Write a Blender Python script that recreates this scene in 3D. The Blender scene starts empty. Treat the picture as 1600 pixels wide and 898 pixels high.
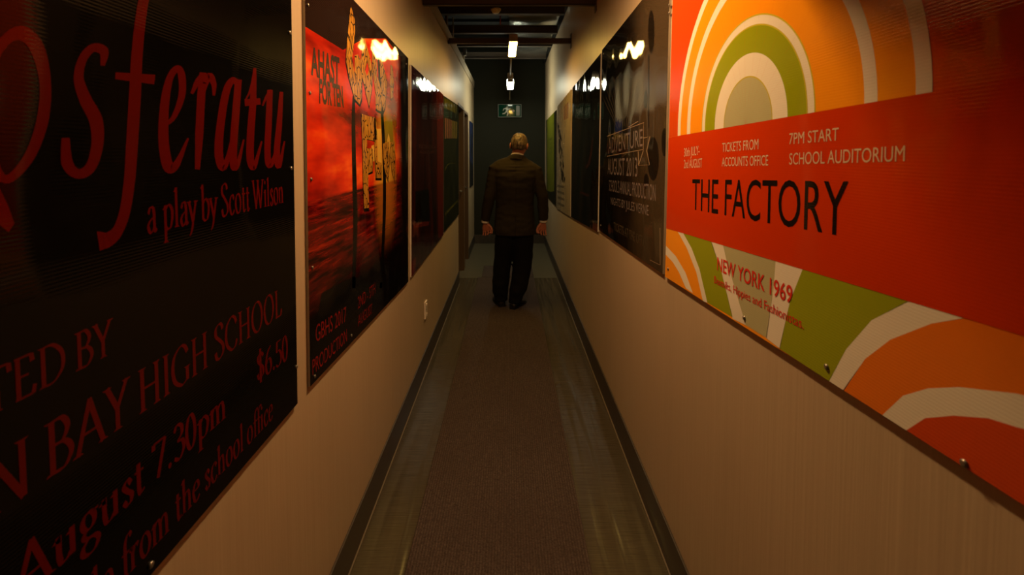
import bpy, bmesh, math, random
from math import sin, cos, pi, radians, sqrt, atan2
from mathutils import Vector, Matrix, noise
random.seed(7)
SC = bpy.context.scene
COL = SC.collection

# ------------------------------------------------------------------ camera
W_PX, H_PX, F_PX = 1600, 898, 711.0          # 16 mm lens on a 36 mm sensor
EYE = 1.55
TILT = radians(2.5)
SHX, SHY = 4 / 1600, -180 / 1600              # lens shift: level corridor framed from above
cam_d = bpy.data.cameras.new('camera')
cam = bpy.data.objects.new('camera', cam_d)
COL.objects.link(cam)
cam_d.sensor_width = 36.0
cam_d.lens = 36.0 * F_PX / W_PX
cam_d.shift_x, cam_d.shift_y = SHX, SHY
cam_d.clip_start = 0.02
cam.location = (0, 0, EYE)
cam.rotation_euler = (pi / 2 - TILT, 0, 0)
cam_d.dof.use_dof = True
cam_d.dof.focus_distance = 1.9
cam_d.dof.aperture_fstop = 4.5
SC.camera = cam

# ------------------------------------------------------------------ view, world
SC.view_settings.view_transform = 'Standard'
SC.view_settings.look = 'None'
SC.view_settings.exposure = 0.0
SC.view_settings.gamma = 1.0
SC.view_settings.use_curve_mapping = False
world = bpy.data.worlds.new('world')
SC.world = world
world.use_nodes = True
world.node_tree.nodes['Background'].inputs[0].default_value = (0.02, 0.018, 0.015, 1)
world.node_tree.nodes['Background'].inputs[1].default_value = 0.03

# lamp settings (the three batten lamps of the corridor)
WARM = (1.0, 0.60, 0.27)                       # near lamp
GOLD = (1.0, 0.60, 0.12)                       # lamp above the man
COOL = (0.98, 1.0, 0.74)
P_NEAR, P_MID, P_FAR = 215.0, 98.0, 52.0

XW = 0.60                                     # half width of the corridor
Y_END = 7.7                                   # far wall
Y_BACK = -2.6                                 # wall behind the photographer

# ------------------------------------------------------------------ pixel -> place
def ray(px, py):
    a = (px - 796) / F_PX
    b = (269 - py) / F_PX
    return Vector((a, cos(TILT) + b * sin(TILT), -sin(TILT) + b * cos(TILT)))

def wl(px, py):
    d = ray(px, py); t = -XW / d.x
    return (d.y * t, EYE + d.z * t)

def wr(px, py):
    d = ray(px, py); t = XW / d.x
    return (d.y * t, EYE + d.z * t)

# ------------------------------------------------------------------ materials
MATS = {}
def mat(name, col, rough=0.6, spec=0.5, metal=0.0, coat=0.0, emit=None, estr=0.0):
    if name in MATS: return MATS[name]
    m = bpy.data.materials.new(name); m.use_nodes = True
    b = m.node_tree.nodes['Principled BSDF']
    b.inputs['Base Color'].default_value = (*col, 1)
    b.inputs['Roughness'].default_value = rough
    b.inputs['Specular IOR Level'].default_value = spec
    b.inputs['Metallic'].default_value = metal
    b.inputs['Coat Weight'].default_value = coat
    b.inputs['Coat Roughness'].default_value = 0.08
    if emit:
        b.inputs['Emission Color'].default_value = (*emit, 1)
        b.inputs['Emission Strength'].default_value = estr
    MATS[name] = m
    return m

def N(m, t, **kw):
    n = m.node_tree.nodes.new(t)
    for k, v in kw.items(): setattr(n, k, v)
    return n
def L(m, a, b): m.node_tree.links.new(a, b)
def bsdf(m): return m.node_tree.nodes['Principled BSDF']

def coords(m, scale=(1, 1, 1), kind='Object', loc=(0, 0, 0)):
    tc = N(m, 'ShaderNodeTexCoord'); mp = N(m, 'ShaderNodeMapping')
    mp.inputs['Scale'].default_value = scale
    mp.inputs['Location'].default_value = loc
    L(m, tc.outputs[kind], mp.inputs['Vector'])
    return mp.outputs['Vector']

def noise_tex(m, scale3, scale=1.0, detail=3.0, rough=0.55, loc=(0, 0, 0)):
    n = N(m, 'ShaderNodeTexNoise')
    n.inputs['Scale'].default_value = scale
    n.inputs['Detail'].default_value = detail
    n.inputs['Roughness'].default_value = rough
    L(m, coords(m, scale3, loc=loc), n.inputs['Vector'])
    return n.outputs['Fac']

def ramp(m, fac, stops):
    r = N(m, 'ShaderNodeValToRGB')
    e = r.color_ramp.elements
    while len(e) < len(stops): e.new(0.5)
    for el, (p, c) in zip(e, stops):
        el.position = p; el.color = (*c, 1)
    L(m, fac, r.inputs['Fac'])
    return r.outputs['Color']

def mixc(m, fac, a, b, mode='MIX'):
    x = N(m, 'ShaderNodeMix', data_type='RGBA', blend_type=mode)
    if isinstance(fac, (int, float)): x.inputs[0].default_value = fac
    else: L(m, fac, x.inputs[0])
    for s, i in ((a, 6), (b, 7)):
        if isinstance(s, tuple): x.inputs[i].default_value = (*s, 1)
        else: L(m, s, x.inputs[i])
    return x.outputs[2]

def math_n(m, op, a, b=None, clamp=False):
    x = N(m, 'ShaderNodeMath', operation=op); x.use_clamp = clamp
    for s, i in ((a, 0), (b, 1)):
        if s is None: continue
        if isinstance(s, (int, float)): x.inputs[i].default_value = s
        else: L(m, s, x.inputs[i])
    return x.outputs[0]

def bump(m, h, strength=0.3, dist=0.01, prev=None):
    b = N(m, 'ShaderNodeBump')
    b.inputs['Strength'].default_value = strength
    b.inputs['Distance'].default_value = dist
    L(m, h, b.inputs['Height'])
    if prev is not None: L(m, prev, b.inputs['Normal'])
    return b.outputs['Normal']

def set_normal(m, n): L(m, n, bsdf(m).inputs['Normal'])
def set_color(m, c): L(m, c, bsdf(m).inputs['Base Color'])

def board_bump(m, warp=1.0, flute=0.05):
    """corrugated plastic sheet: slow waviness of the sheet and the fine flutes"""
    w = noise_tex(m, (1, 2.2, 1.5), 1.6, 1.0, 0.4)
    nn = bump(m, w, 0.055 * warp, 0.10)
    wv = N(m, 'ShaderNodeTexWave', wave_type='BANDS', bands_direction='Z', wave_profile='SIN')
    wv.inputs['Scale'].default_value = 60.0
    L(m, coords(m, (1, 1, 1)), wv.inputs['Vector'])
    nn = bump(m, wv.outputs['Fac'], flute, 0.002, nn)
    set_normal(m, nn)

def ink(name, col, rough=0.17, spec=0.5, warp=1.0, flute=0.05):
    if name in MATS: return MATS[name]
    rough *= 0.28; spec *= 0.6; flute *= 0.6
    m = mat(name, col, rough, spec)
    board_bump(m, warp, flute)
    return m

# walls: satin paint put on with a roller in vertical passes
def make_wall_mat(name, col):
    m = mat(name, col, 0.43, 0.4)
    n1 = noise_tex(m, (16, 16, 0.25), 1.0, 4.0, 0.65)
    n2 = noise_tex(m, (90, 90, 90), 1.0, 2.0, 0.5)
    dirt = noise_tex(m, (2.5, 2.5, 1.0), 1.0, 4.0, 0.6)
    c = mixc(m, ramp(m, dirt, [(0.45, (0, 0, 0)), (0.75, (1, 1, 1))]), col, tuple(x * 0.9 for x in col))
    set_color(m, c)
    set_normal(m, bump(m, n2, 0.05, 0.002, bump(m, n1, 0.20, 0.012)))
    return m
M_WALL = make_wall_mat('wall_paint', (0.46, 0.345, 0.22))
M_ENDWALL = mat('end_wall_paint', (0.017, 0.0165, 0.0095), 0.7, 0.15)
M_BASE = mat('vinyl_skirting', (0.045, 0.034, 0.028), 0.45)
M_SEAM = mat('sealant_line', (0.13, 0.10, 0.065), 0.5)
M_BLACK = mat('black_void_paint', (0.008, 0.008, 0.008), 0.8, 0.2)
M_TRIMW = mat('wall_cap_paint', (0.33, 0.26, 0.18), 0.5)

# ------------------------------------------------------------------ mesh helper
class MB:
    def __init__(s): s.v = []; s.f = []; s.m = []; s.mats = []; s.smooth = []
    def mi(s, m):
        if m not in s.mats: s.mats.append(m)
        return s.mats.index(m)
    def add(s, vs, fs, m, smooth=False):
        o = len(s.v); k = s.mi(m)
        s.v += [Vector(p) for p in vs]
        for f in fs:
            s.f.append([o + i for i in f]); s.m.append(k); s.smooth.append(smooth)
    def box(s, c, d, m, rot=None):
        x, y, z = (q / 2 for q in d)
        vs = [Vector((a * x, b * y, e * z)) for a in (-1, 1) for b in (-1, 1) for e in (-1, 1)]
        if rot: vs = [rot @ p for p in vs]
        vs = [p + Vector(c) for p in vs]
        s.add(vs, [(0, 1, 3, 2), (4, 6, 7, 5), (0, 4, 5, 1), (2, 3, 7, 6), (0, 2, 6, 4), (1, 5, 7, 3)], m)
    def span(s, a, b, m):
        s.box([(p + q) / 2 for p, q in zip(a, b)], [abs(q - p) for p, q in zip(a, b)], m)
    def loft(s, rings, m, cap=True, smooth=True):
        n = len(rings[0]); vs = [p for r in rings for p in r]; fs = []
        for i in range(len(rings) - 1):
            for j in range(n):
                k = (j + 1) % n
                fs.append((i * n + j, i * n + k, (i + 1) * n + k, (i + 1) * n + j))
        s.add(vs, fs, m, smooth)
        if cap:
            o = len(s.v) - len(vs); k = s.mi(m)
            s.f.append([o + j for j in range(n)][::-1]); s.m.append(k); s.smooth.append(False)
            s.f.append([o + (len(rings) - 1) * n + j for j in range(n)]); s.m.append(k); s.smooth.append(False)
    def tube(s, path, r, m, n=12, cap=True, flat=1.0, up=None):
        P = [Vector(p) for p in path]; R = r if isinstance(r, (list, tuple)) else [r] * len(P)
        T = []
        for i in range(len(P)):
            a = P[max(0, i - 1)]; b = P[min(len(P) - 1, i + 1)]
            T.append((b - a).normalized())
        u = Vector(up) if up else (Vector((0, 0, 1)) if abs(T[0].z) < 0.9 else Vector((1, 0, 0)))
        u = (u - T[0] * u.dot(T[0])).normalized(); rings = []
        for p, t, rr in zip(P, T, R):
            u = (u - t * u.dot(t)).normalized(); w = t.cross(u)
            rings.append([p + u * (cos(2 * pi * j / n) * rr) + w * (sin(2 * pi * j / n) * rr * flat) for j in range(n)])
        s.loft(rings, m, cap)
    def ball(s, c, r, m, rot=None, nu=16, nv=10):
        c = Vector(c); rx, ry, rz = (r, r, r) if not isinstance(r, tuple) else r
        rings = []
        for i in range(nv + 1):
            a = -pi / 2 + pi * (0.02 + 0.96 * i / nv)
            ring = [Vector((rx * cos(a) * cos(2 * pi * j / nu), ry * cos(a) * sin(2 * pi * j / nu), rz * sin(a))) for j in range(nu)]
            if rot: ring = [rot @ p for p in ring]
            rings.append([p + c for p in ring])
        s.loft(rings, m)
    def mesh(s, name, org=(0, 0, 0)):
        me = bpy.data.meshes.new(name)
        o = Vector(org)
        me.from_pydata([p - o for p in s.v], [], s.f)
        for m in s.mats: me.materials.append(m)
        me.polygons.foreach_set('material_index', s.m)
        me.polygons.foreach_set('use_smooth', s.smooth)
        me.update()
        return me
    def obj(s, name, parent=None, org=None, bevel=0.0, fixn=True):
        if org is None: org = world_loc(parent) if parent else (0, 0, 0)
        me = s.mesh(name, org)
        if fixn:
            bm = bmesh.new(); bm.from_mesh(me)
            bmesh.ops.recalc_face_normals(bm, faces=bm.faces)
            bm.to_mesh(me); bm.free()
        o = bpy.data.objects.new(name, me); COL.objects.link(o)
        if parent: o.parent = parent
        else: o.location = org
        if bevel:
            b = o.modifiers.new('bevel', 'BEVEL'); b.width = bevel; b.segments = 2; b.limit_method = 'ANGLE'
        return o

def world_loc(o):
    p = Vector((0, 0, 0))
    while o is not None:
        p += o.location; o = o.parent
    return p

def thing(name, label, cat, loc=(0, 0, 0), group=None):
    o = bpy.data.objects.new(name, None); COL.objects.link(o)
    o.empty_display_size = 0.1
    o.location = loc
    return tag(o, label, cat, group)
def tag(o, label, cat, group=None):
    o['label'] = label; o['category'] = cat
    if group: o['group'] = group
    return o
def struct(o, label=None):
    o['kind'] = 'structure'
    if label: o['label'] = label
    return o

# ------------------------------------------------------------------ floor
M_FLOOR = mat('vinyl_floor', (0.13, 0.11, 0.08), 0.27, 0.5)
def _floor():
    m = M_FLOOR
    g1 = noise_tex(m, (7, 300, 1), 1.0, 3.0, 0.65)
    g2 = noise_tex(m, (2, 1.2, 1), 1.0, 4.0, 0.6)
    und = noise_tex(m, (11, 0.9, 1), 1.0, 1.5, 0.5)
    c = ramp(m, g1, [(0.3, (0.034, 0.027, 0.017)), (0.7, (0.085, 0.068, 0.043))])
    c = mixc(m, ramp(m, g2, [(0.4, (0, 0, 0)), (0.75, (0.5, 0.5, 0.5))]), c, (0.045, 0.034, 0.022))
    set_color(m, c)
    bsdf(m).inputs['Roughness'].default_value = 0.2
    set_normal(m, bump(m, g1, 0.10, 0.003, bump(m, und, 0.55, 0.03)))
_floor()
M_FLOOR2 = mat('vinyl_floor_light', (0.10, 0.085, 0.055), 0.3, 0.5)
b = MB(); b.span((-1.0, Y_BACK, -0.12), (1.0, 5.57, 0), M_FLOOR); b.span((-1.0, 5.57, -0.12), (1.0, Y_END + 0.1, 0), M_FLOOR2)
struct(b.obj('floor'), 'glossy grey-brown vinyl floor of the corridor')

# ------------------------------------------------------------------ walls
D1 = (5.32, 5.95, 2.13)                       # door openings in the left wall (y0, y1, top)
D2 = (6.02, 6.58, 2.11)
ZL = 2.71
b = MB()
b.span((-XW - 0.12, Y_BACK, 0), (-XW, D1[0], ZL), M_WALL)
b.span((-XW - 0.12, D1[0], D1[2]), (-XW, D1[1], ZL), M_WALL)
b.span((-XW - 0.12, D1[1], 0), (-XW, D2[0], ZL), M_WALL)
b.span((-XW - 0.12, D2[0], D2[2]), (-XW, D2[1], ZL), M_WALL)
b.span((-XW - 0.12, D2[1], 0), (-XW, Y_END, ZL), M_WALL)
struct(b.obj('wall_left'), 'cream painted left wall hung with posters')
b = MB(); b.span((XW, Y_BACK, 0), (XW + 0.12, Y_END, 3.04), M_WALL)
struct(b.obj('wall_right'), 'cream painted right wall hung with posters')
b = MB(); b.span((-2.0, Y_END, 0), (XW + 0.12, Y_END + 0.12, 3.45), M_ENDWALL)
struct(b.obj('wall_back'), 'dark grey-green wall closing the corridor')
b = MB(); b.span((-2.0, Y_BACK - 0.12, 0), (XW + 0.12, Y_BACK, 3.45), M_WALL)
struct(b.obj('wall_front'), 'wall behind the viewer')
b = MB(); b.span((-XW - 0.14, Y_BACK, ZL), (-XW + 0.012, Y_END - 0.01, ZL + 0.03), M_TRIMW)
b.span((-XW, Y_BACK, ZL - 0.075), (-XW + 0.012, Y_END - 0.01, ZL), M_TRIMW)
struct(b.obj('trim_1'), 'painted cap board along the top of the left wall')
b = MB(); b.span((XW - 0.035, Y_BACK, 3.04), (XW + 0.12, Y_END - 0.005, 3.13), M_BLACK)
struct(b.obj('trim_2'), 'black angle along the top of the right wall')
b = MB(); b.span((0.0, 0.86, 1.93), (XW - 0.03, 0.98, 3.38), M_TRIMW)  # added out of view to block the near lamp from the rings board
struct(b.obj('shade_panel'), 'unseen panel added above the picture to shade the near right wall')
# deck over everything, ribbed steel seen from below
M_DECK = mat('deck_steel', (0.03, 0.03, 0.032), 0.55, 0.4, 0.3)
b = MB(); b.span((-2.0, Y_BACK, 3.40), (XW + 0.12, Y_END, 3.45), M_DECK)
for k in range(26):
    y = Y_BACK + 0.2 + 0.4 * k
    b.span((-2.0, y, 3.36), (XW + 0.12, y + 0.12, 3.40), M_DECK)
b.span((XW + 0.0, Y_BACK, 3.13), (XW + 0.12, Y_END, 3.40), M_BLACK)
struct(b.obj('ceiling'), 'dark ribbed steel deck above the corridor')
b = MB(); b.span((-2.0, Y_BACK, 2.60), (-XW - 0.14, Y_END, 2.68), M_BLACK)
b.span((-2.1, Y_BACK, 2.6), (-2.0, Y_END, 3.45), M_BLACK)
struct(b.obj('trim_3'), 'dark void over the rooms left of the corridor')

def skirting(name, segs, label):
    b = MB()
    for (x0, y0, x1, y1) in segs: b.span((x0, y0, 0), (x1, y1, 0.148), M_BASE)
    for (x0, y0, x1, y1) in segs:
        if x1 - x0 < 0.1:
            sx = x1 if x0 < 0 else x0
            e = 0.007 if x0 < 0 else -0.007
            b.span((min(sx, sx + e), y0, 0), (max(sx, sx + e), y1, 0.006), M_SEAM)
    struct(b.obj(name, bevel=0.002), label)
skirting('baseboard_left', [(-XW, Y_BACK, -XW + 0.008, D1[0] - 0.002), (-XW, D2[1] + 0.002, -XW + 0.008, Y_END)], 'dark vinyl skirting on the left wall')
skirting('baseboard_right', [(XW - 0.008, Y_BACK, XW, Y_END)], 'dark vinyl skirting on the right wall')
skirting('baseboard_back', [(-XW, Y_END - 0.008, XW, Y_END)], 'dark skirting on the end wall')

# ------------------------------------------------------------------ doors in the left wall
M_FRAME = mat('brown_door_frame', (0.085, 0.05, 0.03), 0.45)
M_LEAF = mat('dark_door_leaf', (0.022, 0.017, 0.014), 0.4)
M_CHROME = mat('satin_chrome', (0.75, 0.75, 0.72), 0.22, 0.5, 1.0)
def door(name, D, label, handle):
    y0, y1, zt = D
    b = MB()
    b.span((-XW - 0.115, y0, 0), (-XW + 0.006, y0 + 0.03, zt), M_FRAME)
    b.span((-XW - 0.115, y1 - 0.03, 0), (-XW + 0.006, y1, zt), M_FRAME)
    b.span((-XW - 0.115, y0 + 0.03, zt - 0.035), (-XW + 0.006, y1 - 0.03, zt), M_FRAME)
    f = struct(b.obj(name, org=(-XW, (y0 + y1) / 2, 0), bevel=0.002), label)
    b = MB()
    b.span((-XW - 0.112, y0 + 0.031, 0.006), (-XW - 0.072, y1 - 0.031, zt - 0.037), M_LEAF)
    l = b.obj('door_leaf', f, bevel=0.002)
    if handle:
        b = MB(); hy = y1 - 0.085; x = -XW - 0.07
        b.span((x - 0.002, hy - 0.02, 0.96), (x + 0.006, hy + 0.02, 1.12), M_CHROME)
        b.tube([(x, hy, 1.05), (x + 0.055, hy, 1.05)], 0.009, M_CHROME, 10)
        b.tube([(x + 0.055, hy + 0.006, 1.05), (x + 0.058, hy - 0.06, 1.05), (x + 0.05, hy - 0.115, 1.05)], 0.009, M_CHROME, 10)
        b.tube([(x + 0.004, hy, 0.985), (x + 0.02, hy, 0.985)], 0.010, M_CHROME, 10)
        b.obj('door_handle', f, bevel=0.001)
door('door_1', D1, 'brown framed door nearest on the left wall', True)
door('door_2', D2, 'dark door with a silver lever handle at the far left', True)

# ------------------------------------------------------------------ batten lamps
M_HOUSE = mat('lamp_housing', (0.55, 0.50, 0.42), 0.4)
M_CLEARCAP = mat('lamp_end_cap', (0.32, 0.25, 0.17), 0.35)
def batten(name, label, y0, y1, x, z, wid, hh, color, strength, rot=0.0, group=None, screws=False, deep=0.0, flange=False):
    c = Vector((x, (y0 + y1) / 2, z)); ln = y1 - y0
    R = Matrix.Rotation(rot, 3, 'Z')
    t = thing(name, label, 'lamp', c, group)
    def P(px, py, pz): return c + R @ Vector((px, py, pz))
    b = MB(); b.box(P(0, 0, hh / 2 + 0.012 + deep), (wid * (1.3 if flange else 0.92), ln, hh), M_HOUSE, R)
    b.obj('lamp_body', t, bevel=0.006)
    for s in (-1, 1):
        b = MB(); b.box(P(0, s * (ln / 2 + 0.006), hh / 2 + 0.006), (wid * 0.98, 0.012, hh + 0.012), M_CLEARCAP, R)
        b.obj('end_cap', t, bevel=0.002)
        if not deep:
            b = MB(); b.box(P(s * (wid / 2 - 0.002), 0, 0.010), (0.004, ln, 0.016), M_HOUSE, R)
            b.obj('side_rail', t)
    me = mat('lamp_light_' + name + str(int(strength * 10)), (0.9, 0.9, 0.9), 0.4, emit=color, estr=strength)
    b = MB()                                          # flat prismatic diffuser
    ew = -0.004 if deep else 0.005
    prof = [(-wid / 2 + ew, 0.011 + deep), (-wid / 2 + ew, 0.003), (-wid / 2 + 0.012, 0.0), (wid / 2 - 0.012, 0.0), (wid / 2 - ew, 0.003), (wid / 2 - ew, 0.011 + deep)]
    b.loft([[P(px, s * (ln / 2 - 0.002), pz) for px, pz in prof] for s in (-1, 1)], me, True, False)
    b.obj('diffuser', t)
    if screws:
        b = MB()
        b.box(P(0, -ln / 2 - 0.06, hh / 2 + 0.03), (wid * 0.68, 0.09, hh * 0.9), M_CLEARCAP, R)
        b.obj('gland_box', t, bevel=0.006)
        for s in (-1, 1):
            b = MB(); b.ball(P(s * 0.016, -ln / 2 - 0.106, hh * 0.40), 0.006, M_CHROME)
            b.obj('screw', t)
    return t
batten('batten_lamp', 'near batten lamp overhead, out of the top of the picture', 1.35, 1.95, 0.03, 2.51, 0.085, 0.062, WARM, P_NEAR, 0, None, False, 0.0, True)
batten('batten_lamp', 'warm glowing batten lamp hung under the strut above the man', 4.05, 4.67, 0.03, 2.52, 0.078, 0.055, GOLD, P_MID, radians(0.9))
batten('batten_lamp', 'whiter glowing lamp farther on, between the warm lamp and the exit sign', 6.16, 6.86, 0.012, 2.49, 0.080, 0.085, COOL, P_FAR, 0, None, True, 0.028)

# conduits
M_COND = mat('grey_conduit', (0.30, 0.27, 0.22), 0.4)
b = MB(); b.tube([(0.018, 4.685, 2.56), (0.016, 5.3, 2.56), (0.012, 6.05, 2.56)], 0.010, M_COND, 10)
tag(b.obj('conduit', org=(0.018, 4.685, 2.56)), 'thin conduit from the warm lamp to the whiter lamp', 'pipe')
b = MB(); b.tube([(0.010, 6.88, 2.545), (0.008, 7.3, 2.545), (0.006, 7.66, 2.545), (0.005, 7.683, 2.52), (0.005, 7.684, 2.432)], 0.010, M_COND, 10)
tag(b.obj('conduit', org=(0.010, 6.88, 2.545)), 'thin conduit from the whiter lamp down to the exit sign', 'pipe')

# ------------------------------------------------------------------ exit sign
M_SIGNG = mat('exit_sign_green', (0.003, 0.04, 0.024), 0.06, 0.3)
M_SIGNW = mat('exit_sign_white', (0.30, 0.36, 0.32), 0.2)
M_SIGND = mat('exit_sign_dim_door', (0.07, 0.085, 0.07), 0.3)
M_SIGNF = mat('exit_sign_frame', (0.16, 0.18, 0.16), 0.35)
SY = Y_END - 0.036
es = thing('exit_sign', 'green running man exit sign high on the dark end wall', 'sign', (0.0, SY, 2.312))
b = MB(); ex0, ex1, ez0, ez1 = -0.178, 0.186, 2.145, 2.348
b.span((ex0 + 0.004, SY, ez0 + 0.004), (ex1 - 0.004, SY + 0.03, ez1 - 0.004), M_SIGNG); b.obj('panel', es)
b = MB()
for a_, c_ in (((ex0, SY - 0.006, ez0), (ex1, SY + 0.034, ez0 + 0.008)), ((ex0, SY - 0.006, ez1 - 0.008), (ex1, SY + 0.034, ez1)),
               ((ex0, SY - 0.006, ez0 + 0.008), (ex0 + 0.008, SY + 0.034, ez1 - 0.008)), ((ex1 - 0.008, SY - 0.006, ez0 + 0.008), (ex1, SY + 0.034, ez1 - 0.008))):
    b.span(a_, c_, M_SIGNF)
b.obj('frame', es, bevel=0.002)
def flat_strokes(b, strokes, m, yy):
    for pts, w in strokes:
        for i in range(len(pts) - 1):
            yy -= 0.0002
            p, q = Vector(pts[i]), Vector(pts[i + 1]); d = (q - p).normalized(); n = Vector((-d.y, d.x)) * w
            p = p - d * w * 0.6; q = q + d * w * 0.6
            vs = [(p + n), (q + n), (q - n), (p - n)]
            b.add([(v.x, yy, v.y) for v in vs] + [(v.x, yy + 0.004, v.y) for v in vs],
                  [(0, 1, 2, 3), (7, 6, 5, 4), (0, 4, 5, 1), (1, 5, 6, 2), (2, 6, 7, 3), (3, 7, 4, 0)], m)
b = MB()
flat_strokes(b, [([(-0.055, 2.285), (-0.035, 2.262), (-0.045, 2.232)], 0.013), ([(-0.035, 2.28), (-0.005, 2.268), (0.008, 2.282)], 0.007),
                 ([(-0.05, 2.283), (-0.085, 2.276), (-0.098, 2.252)], 0.006), ([(-0.045, 2.235), (-0.022, 2.205), (-0.035, 2.172)], 0.008),
                 ([(-0.05, 2.235), (-0.075, 2.205), (-0.105, 2.20)], 0.008)], M_SIGNW, SY - 0.005)
b.ball((-0.03, SY - 0.002, 2.305), (0.014, 0.003, 0.014), M_SIGNW)
b.obj('running_man', es)
b = MB(); flat_strokes(b, [([(0.03, 2.245), (0.075, 2.245)], 0.006), ([(0.055, 2.262), (0.078, 2.245), (0.055, 2.228)], 0.006)], M_SIGND, SY - 0.005)
b.obj('arrow', es)
b = MB(); b.span((0.105, SY - 0.005, 2.17), (0.162, SY, 2.325), M_SIGND); b.obj('door_symbol', es)

for o_ in es.children:                            # drawn a little larger, up on the wall
    for v in o_.data.vertices: v.co = (v.co.x * 1.075, v.co.y, v.co.z * 1.075 + 0.072 - 0.067)

# ------------------------------------------------------------------ services overhead
M_STRUT = mat('strut_paint', (0.07, 0.042, 0.024), 0.5)
M_JOIST = mat('joist_paint', (0.075, 0.055, 0.042), 0.55)
M_GALV = mat('galvanised_sheet', (0.55, 0.56, 0.54), 0.26, 0.5, 0.9)
set_normal(M_GALV, bump(M_GALV, noise_tex(M_GALV, (2, 1.2, 2), 1.5, 2.0), 0.25, 0.03))
def strut(y, z, h, label):
    t = thing('steel_strut', label, 'beam', (0, y, z), 'struts across the corridor')
    b = MB()
    b.span((-XW + 0.002, y - 0.02, z), (XW - 0.006, y + 0.02, z + 0.006), M_STRUT)
    b.span((-XW + 0.002, y - 0.02, z), (XW - 0.006, y - 0.014, z + h), M_STRUT)
    b.span((-XW + 0.002, y + 0.014, z), (XW - 0.006, y + 0.02, z + h), M_STRUT)
    b.obj('channel', t, bevel=0.001)
    b = MB(); b.span((XW - 0.006, y - 0.03, z - 0.045), (XW, y + 0.03, z + h + 0.045), M_STRUT)
    p = b.obj('end_plate', t, bevel=0.001)
    for s in (-0.03, h + 0.03):
        b = MB(); b.tube([(XW - 0.006, y, z + s), (XW - 0.013, y, z + s)], 0.008, M_COND, 6); b.obj('bolt', p)
strut(3.2, 2.565, 0.055, 'nearer dark steel strut across the corridor at the top edge')
strut(4.47, 2.604, 0.05, 'dark steel strut across the corridor right at the warm lamp')
for k, (y, z) in enumerate(((3.75, 2.95), (4.66, 2.94), (5.36, 2.93), (6.1, 2.95), (7.02, 2.98))):
    b = MB()
    xl = -0.95
    b.span((xl, y - 0.03, z), (XW - 0.04, y + 0.03, z + 0.007), M_JOIST)
    b.span((xl, y - 0.004, z + 0.007), (XW - 0.04, y + 0.004, z + 0.085), M_JOIST)
    b.span((xl, y - 0.03, z + 0.085), (XW - 0.04, y + 0.03, z + 0.092), M_JOIST)
    tag(b.obj('ceiling_joist', org=(0, y, z)), ['joist just above the top edge of the picture', 'joist behind the nearer strut, in front of the shiny duct',
        'joist just above the warm lamp, right behind the duct\'s bright panel', 'joist seen just below the warm lamp\'s strut', 'farthest pale edged joist close to the end wall'][k], 'beam', 'joists under the deck')
# duct of cross-broken sheet panels
b = MB(); x0, x1, zb = 0.0, XW - 0.045, 3.06
ys = [2.2 + 0.72 * k for k in range(8)]
for i in range(len(ys) - 1):
    ya, yb = ys[i], min(ys[i + 1], Y_END - 0.02)
    xm, ym = (x0 + x1) / 2, (ya + yb) / 2
    vs = [(x0, ya, zb), (x1, ya, zb), (x1, yb, zb), (x0, yb, zb), (xm, ym, zb - 0.018)]
    b.add(vs, [(0, 1, 4), (1, 2, 4), (2, 3, 4), (3, 0, 4)], M_GALV)
    b.span((x0 - 0.012, yb - 0.012, zb - 0.016), (x1, yb + 0.0, zb + 0.002), M_GALV)
b.add([(x0, ys[0], zb), (x0, ys[-1], zb), (x0, ys[-1], zb + 0.28), (x0, ys[0], zb + 0.28)], [(0, 1, 2, 3)], M_GALV)
b.add([(x1, ys[0], zb), (x1, ys[-1], zb), (x1, ys[-1], zb + 0.28), (x1, ys[0], zb + 0.28)], [(3, 2, 1, 0)], M_GALV)
b.add([(x0, ys[0], zb + 0.28), (x1, ys[0], zb + 0.28), (x1, ys[-1], zb + 0.28), (x0, ys[-1], zb + 0.28)], [(0, 1, 2, 3)], M_GALV)
b.add([(x0, ys[0], zb), (x1, ys[0], zb), (x1, ys[0], zb + 0.28), (x0, ys[0], zb + 0.28)], [(0, 1, 2, 3)], M_GALV)
tag(b.obj('air_duct', org=(0.3, 4.7, 3.06), fixn=False), 'shiny grey sheet metal duct along the upper right', 'duct')
# smoke detector on its drop
M_DET = mat('detector_plastic', (0.62, 0.48, 0.30), 0.45)
M_RED = mat('red_tail', (0.35, 0.02, 0.02), 0.4)
sd = thing('smoke_detector', 'small pale dome smoke detector up in the dark ceiling', 'detector', (-0.135, 4.55, 2.93))
b = MB(); dc = Vector((-0.135, 4.55, 0))
def ring(r, z, n=20): return [dc + Vector((r * cos(2 * pi * j / n), r * sin(2 * pi * j / n), z)) for j in range(n)]
b.loft([ring(0.05, 2.963), ring(0.05, 2.948), ring(0.043, 2.938), ring(0.034, 2.925), ring(0.02, 2.915)], M_DET)
b.obj('dome', sd)
b = MB(); b.tube([dc + Vector((0, 0, 2.96)), dc + Vector((0, 0.0, 3.37))], 0.012, M_BLACK, 8); b.obj('drop_rod', sd)
b = MB(); b.tube([dc + Vector((0.042, 0.15, 2.94)), dc + Vector((0.042, 0.15, 2.85))], 0.006, M_RED, 8)
b.tube([dc + Vector((0.042, 0.15, 2.94)), dc + Vector((0.0, 0.0, 2.97))], 0.005, M_RED, 8); b.obj('red_cable', sd)
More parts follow.
